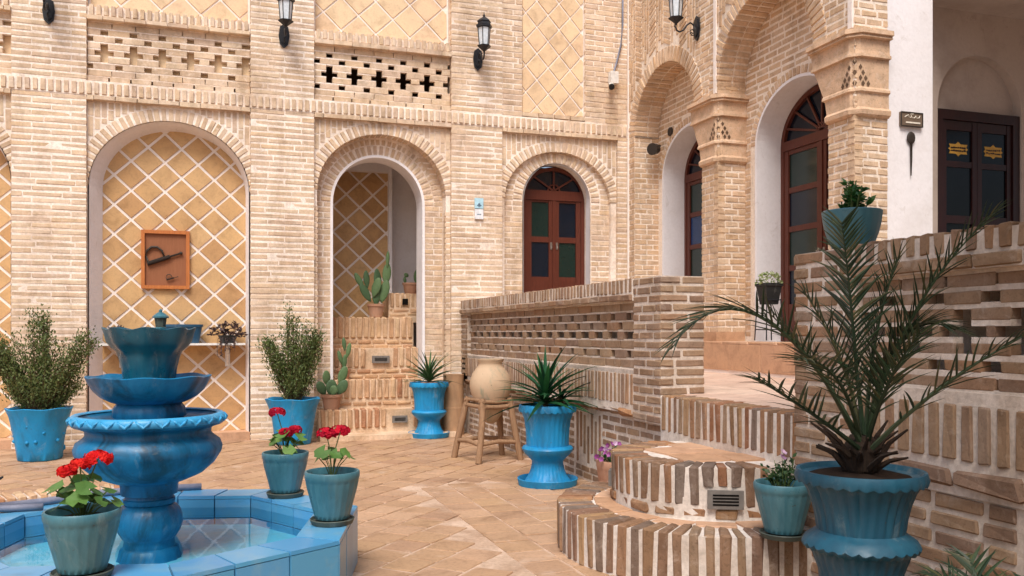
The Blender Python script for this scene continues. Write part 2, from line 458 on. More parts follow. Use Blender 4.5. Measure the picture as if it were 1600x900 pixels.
_variants = {}
def variants(key, L, H, D, c, j, m):
    k_ = (key, m)
    if k_ not in _variants:
        out = []
        for i in range(7):
            vs, F = chamfer_box(L, H, D, c, j)
            me = bpy.data.meshes.new(key); me.from_pydata([(v.x/L, v.y/H, v.z/D) for v in vs], [], F)
            me.materials.append(M[m]); me.update(); out.append(me)
        _variants[k_] = out
    return _variants[k_]

class Bricks:
    """collects pieces of one kind for one thing; the largest in view become parts, the rest one part of kind stuff"""
    def __init__(s, name, m, nominal=(.24, .054, .1), c=.005, j=.003, limit=300):
        s.name = name; s.m = m; s.nom = nominal; s.c = c; s.j = j; s.limit = limit; s.items = []
    def add(s, c, L, H, D, U, W, N, parent): s.items.append((V3(c), L, H, D, V3(U), V3(W), V3(N), parent))
    def score(s, it):
        c, L, H, D, U, W, N, _ = it
        q = proj(c)
        if q is None or not (-30 < q[0] < 1630 and -30 < q[1] < 930): return 0
        view = (V3((0, 0, EYE))-c).normalized()
        area = abs(view.dot(N))*L*H + abs(view.dot(W))*L*D*.5 + abs(view.dot(U))*H*D*.3
        return area/q[2]**2
    def done(s, stuff_parent=None):
        its = sorted(s.items, key=s.score, reverse=True)
        n = min(s.limit, len(its))
        me = variants(s.name, *s.nom, s.c, s.j, s.m)
        for i, (c, L, H, D, U, W, N, par) in enumerate(its[:n]):
            R = Matrix(((U.x*L, W.x*H, N.x*D), (U.y*L, W.y*H, N.y*D), (U.z*L, W.z*H, N.z*D)))
            mt = R.to_4x4(); mt.translation = c - rloc(par)
            obj(s.name, random.choice(me), par, mat=mt)
        rest = its[n:]
        if rest:
            mb = MB()
            for c, L, H, D, U, W, N, par in rest:
                mb.box(c, L/2, H/2, D/2, U, W, N, j=s.j*.8, open_back=True)
            part(mb, s.name+'work', s.m, stuff_parent or its[0][7], kind='stuff')

def fill(bs, P, u0, u1, v0, v1, parent, free=None, L=.24, H=.054, joint=.02, D=.1, proud=.004, vertical=False, jit=.002, Lvar=.0, vj=None):
    """courses of bricks over a rectangle of a plane, kept out of openings"""
    pitch = H + joint; vj = joint if vj is None else vj
    a0, a1, b0, b1 = (u0, u1, v0, v1) if not vertical else (v0, v1, u0, u1)
    n = max(1, int(round((b1-b0)/pitch))); pitch = (b1-b0)/n
    for r in range(n):
        b = b0 + (r+.5)*pitch
        segs = []
        if free is None: segs = [(a0, a1)]
        else:
            st = .012; k_ = int((a1-a0)/st); cur = None
            for i in range(k_+1):
                a = a0 + i*(a1-a0)/k_
                ok = all(free(*( (a, bb) if not vertical else (bb, a))) for bb in (b-H*.5, b+H*.5))
                if ok and cur is None: cur = a
                if (not ok or i == k_) and cur is not None:
                    e = a
                    if e-cur > .035: segs.append((cur, e))
                    cur = None
        for (s0, s1) in segs:
            a = s0 - (random.random()*.8 if random.random() < .3 else (.5*(r % 2)))*L
            while a < s1-.004:
                e = a + L*(1+random.uniform(-Lvar, Lvar)); x0 = max(a, s0); x1 = min(e, s1)
                if s1 - e < .05: x1 = s1; e = s1
                if x1-x0 > .03:
                    cu = (x0+x1)/2; ll = x1-x0
                    if x0 > s0+1e-4: ll -= vj*.5; cu += vj*.25
                    if x1 < s1-1e-4: ll -= vj*.5; cu -= vj*.25
                    d = proud + random.uniform(-jit, jit)
                    hh = H*random.uniform(.93, 1.03)
                    if not vertical: bs.add(P.p(cu, b+random.uniform(-.002, .002), d-D/2), ll, hh, D, P.U, P.W, P.N, parent)
                    else: bs.add(P.p(b, cu, d-D/2), ll, hh, D, P.W, P.U, P.N, parent)
                a = e
def soldiers(bs, P, u0, u1, v0, v1, parent, w=.054, joint=.022, D=.1, proud=.01, jit=.004, free=None):
    n = max(1, int(round((u1-u0)/(w+joint)))); pt = (u1-u0)/n
    for i in range(n):
        u = u0+(i+.5)*pt
        if free and not free(u, (v0+v1)/2): continue
        bs.add(P.p(u, (v0+v1)/2+random.uniform(-.003, .003), proud+random.uniform(-jit, jit)-D/2), v1-v0, (pt-joint)*random.uniform(.93, 1.05), D, P.W, P.U, P.N, parent)

class Arch:
    def __init__(s, uc, a, spring, rise): s.uc, s.a, s.sp, s.ri = uc, a, spring, rise
    def inside(s, u, v, g=0, base=-9):
        if v < base: return False
        du = abs(u-s.uc)
        if v < s.sp: return du < s.a+g
        return (du/(s.a+g))**2 + ((v-s.sp)/(s.ri+g))**2 < 1
    def pts(s, n=24, base=None):
        o = [(s.uc - s.a*cos(pi*i/n), s.sp + s.ri*sin(pi*i/n)) for i in range(n+1)]
        if base is not None: o = [(s.uc-s.a, base)] + o + [(s.uc+s.a, base)]
        return o
    def ring(s, bs, P, parent, t, w=.054, joint=.02, D=.1, proud=.01, gap=0):
        N_ = 400; pp = [(s.uc-(s.a+gap)*cos(pi*i/N_), s.sp+(s.ri+gap)*sin(pi*i/N_)) for i in range(N_+1)]
        ln = sum(hypot(pp[i+1][0]-pp[i][0], pp[i+1][1]-pp[i][1]) for i in range(N_))
        n = int(ln/(w+joint)); st = ln/n; acc = 0; k_ = .5
        for i in range(N_):
            dl = hypot(pp[i+1][0]-pp[i][0], pp[i+1][1]-pp[i][1])
            if acc+dl >= k_*st:
                th = pi*(i+.5)/N_
                nx, nz = -cos(th)/(s.a), sin(th)/(s.ri); q = hypot(nx, nz); nx /= q; nz /= q
                u, v = pp[i]
                W_ = P.U*nx + P.W*nz; T = P.U*nz - P.W*nx
                bs.add(P.p(u+nx*t/2, v+nz*t/2, proud+random.uniform(-.003, .003)-D/2), t, w*random.uniform(.9, 1.05), D, W_, T, P.N, parent)
                k_ += 1
            acc += dl

def wall_poly(mb, P, u0, u1, v0, v1, arches, depth, base=None, n=0, g=.01):
    """a wall slab with arched openings that start at its foot (or at base)"""
    b = v0 if base is None else base
    out = [(u0, v0)]
    for A in sorted(arches, key=lambda A: A.uc):
        out += Arch(A.uc, A.a+g, A.sp, A.ri+g).pts(24, v0)
    out += [(u1, v0), (u1, v1), (u0, v1)]
    mb.poly_ext([P.p(u, v, n) for u, v in out], P.N, depth)
def reveal(mb, P, A, base, n0, n1, A2=None, lip=0):
    """lining strip of an arch opening from depth n0 to n1 (A2 = shape at the deep end)"""
    A = Arch(A.uc, A.a-.006, A.sp, A.ri-.006)
    p0 = A.pts(28, base); p1 = (A2 or A).pts(28, base)
    for i in range(len(p0)-1):
        mb.quad([P.p(*p0[i], n0), P.p(*p0[i+1], n0), P.p(*p1[i+1], n1), P.p(*p1[i], n1)], .5)
    if lip:
        A3 = Arch(A.uc, A.a+lip, A.sp, A.ri+lip); p2 = A3.pts(28, base)
        for i in range(len(p0)-1):
            mb.quad([P.p(*p0[i], n0), P.p(*p0[i+1], n0), P.p(*p2[i+1], n0), P.p(*p2[i], n0)], .5)
            mb.quad([P.p(*p2[i], n0), P.p(*p2[i+1], n0), P.p(*p2[i+1], n0-.02), P.p(*p2[i], n0-.02)], .5)

def clip_poly(poly, inside_planes):
    for (a, b, c) in inside_planes:                        # keep a*u+b*v<=c
        o = []
        for i in range(len(poly)):
            p, q = poly[i], poly[(i+1) % len(poly)]
            fp, fq = a*p[0]+b*p[1]-c, a*q[0]+b*q[1]-c
            if fp <= 0: o.append(p)
            if (fp < 0 < fq) or (fq < 0 < fp):
                t_ = fp/(fp-fq); o.append((p[0]+(q[0]-p[0])*t_, p[1]+(q[1]-p[1])*t_))
        poly = o
        if len(poly) < 3: return []
    return poly
def area2(p): return abs(sum(p[i][0]*p[(i+1) % len(p)][1]-p[(i+1) % len(p)][0]*p[i][1] for i in range(len(p))))/2

def diamond_tiles(P, u0, u1, v0, v1, parent, m, du=.39, dv=.36, g=.022, off=(0, 0), th=.012, keep=None, limit=300):
    cache = {}
    planes = [(-1, 0, -u0), (1, 0, u1), (0, -1, -v0), (0, 1, v1)]
    fu, fv = du/2-g, dv/2-g*dv/du
    nu = int((u1-u0)/du)+3; nv = int((v1-v0)/dv)+3; cnt = 0
    for i in range(-1, nu*2):
        for j_ in range(-1, nv*2):
            if (i+j_) % 2: continue
            cu = u0+off[0]+i*du/2; cv = v0+off[1]+j_*dv/2
            pl = clip_poly([(cu-fu, cv), (cu, cv-fv), (cu+fu, cv), (cu, cv+fv)], planes)
            if not pl or area2(pl) < .0012: continue
            if keep and not keep(cu, cv): continue
            mx_ = sum(p[0] for p in pl)/len(pl); my_ = sum(p[1] for p in pl)/len(pl)
            key = tuple((round(p[0]-mx_, 4), round(p[1]-my_, 4)) for p in pl) + (random.randint(0, 2),)
            if key not in cache:
                mb = MB(); jj = lambda: random.uniform(-.003, .003)
                bot = [P.U*(p[0]-mx_)+P.W*(p[1]-my_) for p in pl]
                top = [P.U*((p[0]-mx_)*.975+jj())+P.W*((p[1]-my_)*.975+jj())+P.N*(th+jj()*.5) for p in pl]
                n = len(pl); mb.v = bot+top
                mb.f = [tuple(range(n, 2*n))]+[(k_, (k_+1) % n, n+(k_+1) % n, n+k_) for k_ in range(n)]
                mb.t = [0]*len(mb.f)
                me = mb.mesh('tile'); me.materials.append(M[m]); cache[key] = me
            obj('tile', cache[key], parent, loc=P.p(mx_, my_)-rloc(parent)); cnt += 1
    return cnt

def lattice(bs, P, u0, u1, v0, v1, parent, rows, period, phase=0, H=None, joint=.018, D=.12, proud=0):
    """pierced brickwork: rows is a list of functions/tuples (phase0..1, half-width) of the gaps, from the top row down"""
    n = len(rows); pitch = (v1-v0)/n; H = pitch-joint
    for r, gaps in enumerate(rows):
        v = v1-(r+.5)*pitch
        gs = []
        for (ph, hw) in gaps:
            kk = -1
            while True:
                c = u0 + (phase+ph+kk)*period
                if c-hw > u1: break
                gs.append((c-hw, c+hw)); kk += 1
        gs = sorted(gs); cur = u0; solid = []
        for a, b in gs:
            if a > cur+.015: solid.append((cur, min(a, u1)))
            cur = max(cur, b)
        if cur < u1-.015: solid.append((cur, u1))
        for a, b in solid:
            k_ = max(1, int(round((b-a)/.25)))
            for i in range(k_):
                x0 = a+(b-a)*i/k_+(0 if i == 0 else joint*.25); x1 = a+(b-a)*(i+1)/k_-(0 if i == k_-1 else joint*.25)
                bs.add(P.p((x0+x1)/2, v, proud-D/2+random.uniform(-.003, .003)), x1-x0, H, D, P.U, P.W, P.N, parent)
def lattice_mortar(mb, P, u0, u1, v0, v1, rows, period, phase=0, joint=.018, D=.1, proud=-.008):
    n = len(rows); pitch = (v1-v0)/n
    for r in range(n+1):
        v = v1-r*pitch
        ga = rows[r-1] if r > 0 else []; gb = rows[r] if r < n else []
        # the joint is open only where both neighbouring courses are open
        def gl(gaps):
            o = []
            for (ph, hw) in gaps:
                kk = -1
                while u0+(phase+ph+kk)*period-hw < u1:
                    c = u0+(phase+ph+kk)*period; o.append((c-hw, c+hw)); kk += 1
            return o
        A_, B_ = gl(ga), gl(gb); op = []
        for a in A_:
            for b in B_:
                lo, hi = max(a[0], b[0]), min(a[1], b[1])
                if hi > lo: op.append((lo, hi))
        cur = u0
        for a, b in sorted(op)+[(u1, u1+1)]:
            a = min(a, u1)
            if a > cur+.002: mb.box(P.p((cur+a)/2, v, proud-D/2), (a-cur)/2, joint*.62, D/2, P.U, P.W, P.N, t=.5)
            cur = max(cur, b)

# ================================================================== GROUND
YF, XW, XP = 11.45, 5.65, 3.13       # facade plane, wing plane, landing parapet plane
mb = MB(); mb.bb(-60, 60, -40, 80, -.5, -.05)
g = part(mb, 'ground', 'floor_joint'); g['kind'] = 'structure'; g['label'] = 'earth under the courtyard'
floor = thing('courtyard_floor', 'paved courtyard floor of pinkish tan square tiles laid diagonally', 'floor', (0, 6, 0), kind='structure')
mb = MB(); mb.bb(-8, XP+.1, -3, YF+.4, -.05, -.006)
part(mb, 'floor_bed', 'floor_joint', floor)
POOL = V3((-.33, 5.0, 0)); POOL_R = 1.12
bs = Bricks('floor_tile', 'floor_tile', (.235, .235, .03), .004, .003)
def floor_ok(x, y):
    if hypot(x-POOL.x, y-POOL.y) < POOL_R-.12: return False
    return not (y > YF+.02)
SEAM = 1.67
ca, sa = cos(radians(46.5)), sin(radians(46.5))
T = .252
for i in range(-60, 60):
    for j_ in range(-60, 60):
        sh = .5*T if i % 2 else 0
        a, b = j_*T+sh, i*T
        x = SEAM-.02 + a*ca - b*sa; y = 6.0 + a*sa + b*ca
        if not (-6.5 < x < SEAM-.10 if y < 7.6 else -6.5 < x < XP+.05) or not (1.5 < y < YF+.1): continue
        if not floor_ok(x, y): continue
        r = radians(46.5)+random.uniform(-.012, .012)
        bs.add((x, y, -.015+random.uniform(-.0025, .0025)), .233+random.uniform(-.006, .004), .233+random.uniform(-.006, .004), .03, (cos(r), sin(r), 0), (-sin(r), cos(r), 0), (0, 0, 1), floor)
for i in range(0, 6):
    for j_ in range(-18, 8):
        x = SEAM+.135+i*.262; y = 6+.262*j_+(.131 if i % 2 else 0)
        if x > XP+.08 or y > 7.5 or y < 1.5: continue
        r = radians(2)+random.uniform(-.012, .012)
        bs.add((x, y, -.015+random.uniform(-.0025, .0025)), .243, .243, .03, (cos(r), sin(r), 0), (-sin(r), cos(r), 0), (0, 0, 1), floor)
bs.done(floor)
# ================================================================== LEFT FACADE WITH NICHES
fac = thing('niche_facade', 'tall brick courtyard wall with arched niches, pierced screens and diamond tile panels', 'building wall', (1, YF, 0))
PF = Plane((0, YF, 0), (1, 0, 0), (0, -1, 0))
PB = Plane((0, YF+.05, 0), (1, 0, 0), (0, -1, 0))
Bk = Bricks('brick', 'brick_wall'); Bv = Bricks('arch_brick', 'brick_wall'); Bf = Bricks('frieze_brick', 'brick_wall', (.15, .055, .1))
Bl = Bricks('screen_brick', 'brick_wall', (.24, .06, .12))
body = MB()
piers = [(-4.93, -4.14), (-2.275, -1.48), (.39, 1.18), (3.0, 3.73), (5.48, XW+.4)]
for a, b in piers:
    body.bb(a+.004, b-.004, YF, YF+.5, 0, 7)
    e = min(b, XW-.01)
    fill(Bk, PF, a, e, 0, 4.19, fac, jit=.0015, L=.42, joint=.024, H=.05, vj=.01, proud=.003); fill(Bk, PF, a, e, 4.36, 6.5, fac, jit=.0015, L=.42, joint=.024, H=.05, vj=.01, proud=.003)
ARC1 = [Arch(-.5425-2.66, .922, 3.12, .83), Arch(-.5425, .922, 3.12, .83)]
A2o = Arch(2.077, .85, 3.2, .775); A2i = Arch(2.05, .61, 3.08, .635)
A3o = Arch(4.585, .80, 3.22, .69); A3i = Arch(4.585, .512, 3.22, .54)
bays = [(-4.14, -2.275), (-1.48, .39), (1.18, 3.0), (3.73, 5.48)]
PB2 = Plane((0, YF+.25, 0), (1, 0, 0), (0, -1, 0))
PB3 = Plane((0, YF+.12, 0), (1, 0, 0), (0, -1, 0))
for (a, b), A in zip(bays[:2], ARC1):
    wall_poly(body, PB, a, b, 0, 4.3, [A], .3)
    A.ring(Bv, PB, fac, .15, D=.1, proud=.008)
    fill(Bk, PB, a, b, 3.0, 4.12, fac, free=lambda u, v, A=A: not A.inside(u, v, .16), vertical=True)
wall_poly(body, PB, 1.18, 3.0, 0, 4.3, [A2o], .2)
A2o.ring(Bv, PB, fac, .15, D=.2, proud=.01)
fill(Bk, PB, 1.18, 3.0, 3.0, 4.12, fac, free=lambda u, v: not A2o.inside(u, v, .16), vertical=True)
for x0, x1, P_ in ((1.18, 1.227, PB), (2.927, 3.0, PB)): fill(Bk, P_, x0, x1, 0, 3.0, fac)
wall_poly(body, PB2, 1.18, 3.0, 0, 4.0, [A2i], .38)
A2i.ring(Bv, PB2, fac, .13, w=.05, D=.1, proud=.01, gap=.02)
A2i.ring(Bv, PB2, fac, .07, w=.05, D=.1, proud=.006, gap=.165)
fill(Bk, PB2, 1.2, 2.96, 0, 3.75, fac, free=lambda u, v: not A2i.inside(u, v, .18 if v > 3.1 else .03))
wall_poly(body, PB, 3.73, 5.48, 0, 4.3, [A3o], .08)
A3o.ring(Bv, PB, fac, .14, D=.09, proud=.012)
fill(Bk, PB, 3.73, 5.48, 3.0, 4.12, fac, free=lambda u, v: not A3o.inside(u, v, .15), vertical=True)
wall_poly(body, PB3, 3.73, 5.48, .5, 4.0, [A3i], .3)
A3i.ring(Bv, PB3, fac, .13, w=.05, D=.1, proud=.012, gap=.02)
fill(Bk, PB3, 3.76, 5.42, .9, 3.95, fac, free=lambda u, v: not A3i.inside(u, v, .16 if v > 3.2 else .02) and A3o.inside(u, v, .02))
# frieze of header bricks and the flat course above the bays
soldiers(Bf, PF, -4.93, XW-.02, 4.20, 4.335, fac, proud=.022, w=.052, joint=.03)
body.bb(-4.93, XW-.012, YF-.006, YF+.3, 4.185, 4.36)
for a, b in bays: fill(Bk, PF, a+.003, b-.003, 4.125, 4.195, fac, proud=.018, D=.14, vj=.005)
# upper panels
PU = Plane((0, YF+.16, 0), (1, 0, 0), (0, -1, 0))
panels = MB()
for (a, b) in bays[:3]:
    panels.bb(a, b, YF+.16, YF+.4, 5.1, 7.05)
    body.bb(a, b, YF+.02, YF+.2, 5.10, 5.25)
    fill(Bk, PF, a+.003, b-.003, 5.085, 5.145, fac, proud=.03, D=.16, vj=.005)
    soldiers(Bf, PF, a+.01, b-.01, 5.15, 5.27, fac, proud=.012, w=.05, joint=.032)
    fill(Bk, PB, a+.003, b-.003, 4.36, 4.43, fac, proud=.03)
dp = part(panels, 'tile_panel', 'grout', fac)
for (a, b) in bays[:3]: diamond_tiles(PU, a+.03, b-.03, 5.2, 6.2, dp, 'panel_tile', du=.46, dv=.44, g=.016, off=(.1, .14))
p3 = MB(); p3.bb(4.02, 4.97, YF+.05, YF+.3, 4.36, 7.05)
dp3 = part(p3, 'tile_panel', 'grout', fac)
diamond_tiles(PB, 4.035, 4.955, 4.44, 6.6, dp3, 'panel_tile', du=.335, dv=.37, g=.014, off=(.05, .1))
body.bb(3.73, 4.016, YF+.002, YF+.3, 4.36, 7); body.bb(4.974, 5.482, YF+.002, YF+.3, 4.36, 7)
fill(Bk, PF, 3.735, 4.016, 4.36, 6.5, fac, L=.3); fill(Bk, PF, 4.974, 5.48, 4.36, 6.5, fac, L=.3)
fill(Bk, PF, 4.02, 4.97, 4.365, 4.44, fac, proud=.0)
# pierced screens of bays 0..2
NS = .042
SCR = [[], [(.5, NS)], [(0, NS)], [(.5, NS)], [(.5, NS*2.5)], [(.5, NS)], [(0, NS)], []]
SCR1 = SCR
mo = MB()
for i, (a, b) in enumerate(bays[:3]):
    rows = SCR if i == 2 else SCR1
    lattice(Bl, PB, a+.004, b-.004, 4.43, 5.085, fac, rows, .325, .1 if i == 2 else .06, joint=.014, D=.075)
    lattice_mortar(mo, PB, a+.004, b-.004, 4.43, 5.085, rows, .325, .1 if i == 2 else .06, joint=.014, D=.065, proud=-.003)
part(mo, 'screen_mortar', 'mortar', fac)
bk = MB()
for (a, b) in bays[:2]: bk.bb(a, b, YF+.137, YF+.3, 4.3, 5.15)
part(bk, 'screen_backing', 'panel_tile', fac)
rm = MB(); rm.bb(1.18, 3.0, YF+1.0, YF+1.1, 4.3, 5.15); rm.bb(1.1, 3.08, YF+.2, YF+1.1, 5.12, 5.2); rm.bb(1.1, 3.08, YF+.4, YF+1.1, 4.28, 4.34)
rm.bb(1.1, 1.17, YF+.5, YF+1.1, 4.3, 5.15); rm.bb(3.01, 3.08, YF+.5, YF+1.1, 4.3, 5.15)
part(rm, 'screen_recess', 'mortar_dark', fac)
part(body, 'mortar_bed', 'mortar', fac)
Bk.done(fac); Bv.done(fac); Bf.done(fac); Bl.done(fac)
# plastered niches with diamond tiles
for k_, A in enumerate(ARC1):
    Ai = Arch(A.uc+.045, A.a-.085, A.sp, A.ri-.07)
    mb = MB(); reveal(mb, PB, A, 0, .006, -.26, Ai)
    PT = Plane((0, YF+.31, 0), (1, 0, 0), (0, -1, 0))
    part(mb, 'plaster_reveal', 'plaster', fac)
    mb = MB(); mb.bb(A.uc-1.0, A.uc+1.0, YF+.31, YF+.45, 0, 4.2)
    nb = part(mb, 'niche_back', 'grout', fac)
    if k_ == 0:
        diamond_tiles(PT, A.uc+.2, A.uc+.9, .1, 4.05, nb, 'ochre_tile', du=.39, dv=.365, g=.023, off=(.12, .06), keep=lambda u, v: Ai.inside(u, v, .2))
    else:
        diamond_tiles(PT, A.uc-.8, A.uc+.9, .1, 4.05, nb, 'ochre_tile', du=.39, dv=.365, g=.023, off=(.13, .10), keep=lambda u, v: Ai.inside(u, v, .2))
mb = MB(); mb.bb(-5, .385, YF+.03, YF+.34, -.02, .10)
part(mb, 'niche_sill', 'stone_tile', fac)
# passage behind the middle arch: plaster edge, tiled back wall, plain side wall
mb = MB(); reveal(mb, PB2, A2i, 0, .014, -.36, lip=.035)
part(mb, 'plaster_reveal', 'plaster', fac)
mb = MB()
mb.bb(1.0, 2.46, 12.9, 13.1, 0, 4.6)
tw = part(mb, 'passage_tile_wall', 'grout', fac)
PT2 = Plane((0, 12.9, 0), (1, 0, 0), (0, -1, 0))
diamond_tiles(PT2, 1.3, 2.40, 1.3, 3.72, tw, 'ochre_tile', du=.39, dv=.37, g=.022, off=(.1, .05))
mb = MB()
mb.bb(2.462, 4.0, 13.25, 13.4, 0, 4.6); mb.bb(3.3, 3.42, 12.1, 13.3, 0, 4.6)
mb.bb(.95, 1.05, 12.0, 13.0, 0, 4.6); mb.bb(.95, 3.45, 12.02, 13.4, 4.2, 4.4)
mb.bb(1.05, 2.42, 12.885, 12.9, 3.74, 4.3); mb.bb(2.41, 2.462, 12.87, 13.24, 0, 4.3)
part(mb, 'passage_plaster', 'plaster', fac)

# ------------------------------------------------------------------ doors (local frame: x across, z up, front at -y)
def arched_door(parent, w, h_spring, rise, transom, panes, mat_wood, loc, rotz, colours, label=None, fan=5):
    """double leaf door below a fanlight; panes is a list of (z0, z1) rows"""
    mb = MB(); a = w/2; fr = .055
    A = Arch(0, a, h_spring, rise); Ai = Arch(0, a-fr, h_spring, rise-fr)
    P = Plane((0, 0, 0), (1, 0, 0), (0, -1, 0))
    for i, (p, q) in enumerate(zip(A.pts(20, 0)[:-1], A.pts(20, 0)[1:])):
        p2, q2 = Ai.pts(20, 0)[i], Ai.pts(20, 0)[i+1]
        mb.quad([P.p(*p, .03), P.p(*q, .03), P.p(*q2, .03), P.p(*p2, .03)]); mb.quad([P.p(*p2, .03), P.p(*q2, .03), P.p(*q2, -.05), P.p(*p2, -.05)])
        mb.quad([P.p(*p, .03), P.p(*q, .03), P.p(*q, -.05), P.p(*p, -.05)])
    t0, t1 = transom
    mb.bb(-a+fr, a-fr, -.035, .04, t0, t1)
    for s_ in (-1, 1):
        x0, x1 = (-a+fr+.004, -.004) if s_ < 0 else (.004, a-fr-.004)
        st = .075
        mb.bb(x0, x0+st, -.022, .03, 0, t0-.004); mb.bb(x1-st, x1, -.022, .03, 0, t0-.004)
        zs = sorted(panes); cuts = [0]+[z for pr in zs for z in pr]+[t0-.004]
        for i in range(0, len(cuts), 2): mb.bb(x0+st, x1-st, -.016, .03, cuts[i], cuts[i+1])
        mb.bb(x0+st+.03, x1-st-.03, -.022, -.012, cuts[0]+.1, max(cuts[0]+.15, cuts[1]-.08))
    mb.bb(-.022, .022, -.036, -.01, 0, t0-.004)
    hub = V3((0, -.01, t1))
    for i in range(1, fan):
        th = pi*i/fan; ex = Ai.a*cos(th); r = 1.0
        ez = max(t1, Ai.sp + Ai.ri*sin(th))
        p1 = V3((ex, -.01, ez)); d = p1-hub; L_ = d.length; d.normalize()
        mb.box((hub+p1)/2, L_/2, .012, .012, d, V3((-d.z, 0, d.x)), V3((0, -1, 0)))
    hubr = [(.09*cos(pi*i/8), t1+.09*sin(pi*i/8)) for i in range(9)]
    for i in range(8):
        p, q = V3((hubr[i][0], -.012, hubr[i][1])), V3((hubr[i+1][0], -.012, hubr[i+1][1])); d = (q-p); L_ = d.length; d.normalize()
        mb.box((p+q)/2, L_/2+.003, .01, .012, d, V3((-d.z, 0, d.x)), V3((0, -1, 0)))
    o = part(mb, 'door', mat_wood, parent, label=label, local=True)
    o.location = V3(loc)-rloc(parent); o.rotation_euler = (0, 0, rotz)
    for s_ in (-1, 1):
        for r, (z0, z1) in enumerate(sorted(panes)):
            x0, x1 = (-a+fr+.079, -.079) if s_ < 0 else (.079, a-fr-.079)
            m2 = MB(); m2.bb(x0+.001, x1-.001, .0, .012, z0+.001, z1-.001)
            part(m2, 'pane', colours[(r + (s_ > 0)) % len(colours)], o, local=True)
    pts = [(x, z) for x, z in Ai.pts(20) if z > t1] ; pts = [(Ai.a*.98, t1)] + pts[::-1] + [(-Ai.a*.98, t1)]
    if h_spring > t1: pts = [(Ai.a*.99, t1), (Ai.a*.99, h_spring)] + [(x, z) for x, z in Ai.pts(20)][::-1] + [(-Ai.a*.99, t1)]
    m2 = MB(); m2.poly_ext([V3((x, .012, z)) for x, z in pts], (0, -1, 0), .01)
    part(m2, 'fanlight', 'glass_blue', o, local=True)
    for s_ in (-1, 1):
        m2 = MB(); zz = panes[0][0]+.45 if len(panes) < 3 else 1.0
        m2.box(V3((s_*.045, -.026, zz)), .014, .05, .004); m2.tube([(s_*.045, -.03, zz+.02), (s_*.045, -.055, zz+.02), (s_*.045, -.055, zz-.03)], .007, 6)
        part(m2, 'handle', 'metal_ring', o, local=True)
    bkm = MB(); bkm.bb(-a, a, .06, .1, 0, h_spring+rise)
    part(bkm, 'door_backing', 'black', o, local=True)
    return o
TER = .90
d3 = arched_door(fac, .96, 3.36-TER, .39, (3.27-TER, 3.41-TER), [(2.16-TER, 2.66-TER), (2.74-TER, 3.24-TER)], 'door_wood', (4.625, YF+.36, TER), 0, ['glass_blue', 'glass_green'], 'red brown arched double door with blue and green panes', fan=4)
mb = MB(); reveal(mb, PB3, A3i, .5, .012, -.26, Arch(4.625, .49, 3.28, .5), lip=.0)
part(mb, 'plaster_reveal', 'plaster', fac)

# ================================================================== RIGHT WING WITH DEEP ARCHES
wing = thing('arcade_wing', 'brick side wing with two deep round arches, carved pillars and white door reveals', 'building wall', (XW, 9, .9))
PW = Plane((XW, 0, 0), (0, 1, 0), (-1, 0, 0))
XI = 6.03
PI_ = Plane((XI, 0, 0), (0, 1, 0), (-1, 0, 0))
W1 = Arch(10.40, .82, 4.15, .80); W2 = Arch(8.17, .88, 4.2, .92)
I1 = Arch(10.33, .75, 3.55, .60); I2 = Arch(8.07, .74, 3.55, .60)
Wk = Bricks('brick', 'brick_wing'); Wv = Bricks('arch_brick', 'brick_wing'); Wh = Bricks('spandrel_brick', 'brick_wing', (.2, .05, .1))
body = MB()
YC1, YC2 = 6.70, 9.05              # near corners of the two pillars
def front_free(u, v, g=.0): return not (W1.inside(u, v, g, -1) or W2.inside(u, v, g, -1))
# wall above the arches
mbw = [(6.70, 4.15), (7.29, 4.15)] + [(u, v) for u, v in Arch(W2.uc, W2.a+.012, W2.sp, W2.ri+.012).pts(28)] + [(9.05, 4.15), (9.58, 4.15)] + [(u, v) for u, v in Arch(W1.uc, W1.a+.012, W1.sp, W1.ri+.012).pts(28)] + [(11.22, 4.15), (YF, 4.15), (YF, 7), (6.70, 7)]
body.poly_ext([PW.p(u, v) for u, v in mbw], PW.N, XI-XW)
body.bb(XW+.002, XI, 11.24, YF+.03, .9, 4.16)                       # far jamb at the corner
body.bb(XW+.002, XI, 9.052, 9.41, .9, 4.16); body.bb(XW+.002, XI, 6.702, 7.07, .9, 4.16)
# stage between the recess and the inner arches
wall_poly(body, PI_, 6.85, 11.3, .9, 5.6, [I2, I1], .36)
body.bb(XI-.02, XI+.4, 6.85, 11.3, 5.55, 5.7)
W1.ring(Wv, PW, wing, .2, w=.052, D=.2, proud=.014); W2.ring(Wv, PW, wing, .2, w=.052, D=.2, proud=.014)
P1b = Plane((XW+.2, 0, 0), (0, 1, 0), (-1, 0, 0))
W1.ring(Wv, P1b, wing, .2, w=.052, D=.17, proud=0); W2.ring(Wv, P1b, wing, .2, w=.052, D=.17, proud=0)
I1.ring(Wv, PI_, wing, .085, w=.045, D=.1, proud=.012, gap=.035); I2.ring(Wv, PI_, wing, .085, w=.045, D=.1, proud=.012, gap=.035)
fill(Wk, PI_, 9.3, 11.24, 1.3, 5.2, wing, free=lambda u, v: not I1.inside(u, v, .13) and W1.inside(u, v, .03))
fill(Wk, PI_, 7.0, 9.05, 1.3, 5.4, wing, free=lambda u, v: not I2.inside(u, v, .13) and W2.inside(u, v, .03))
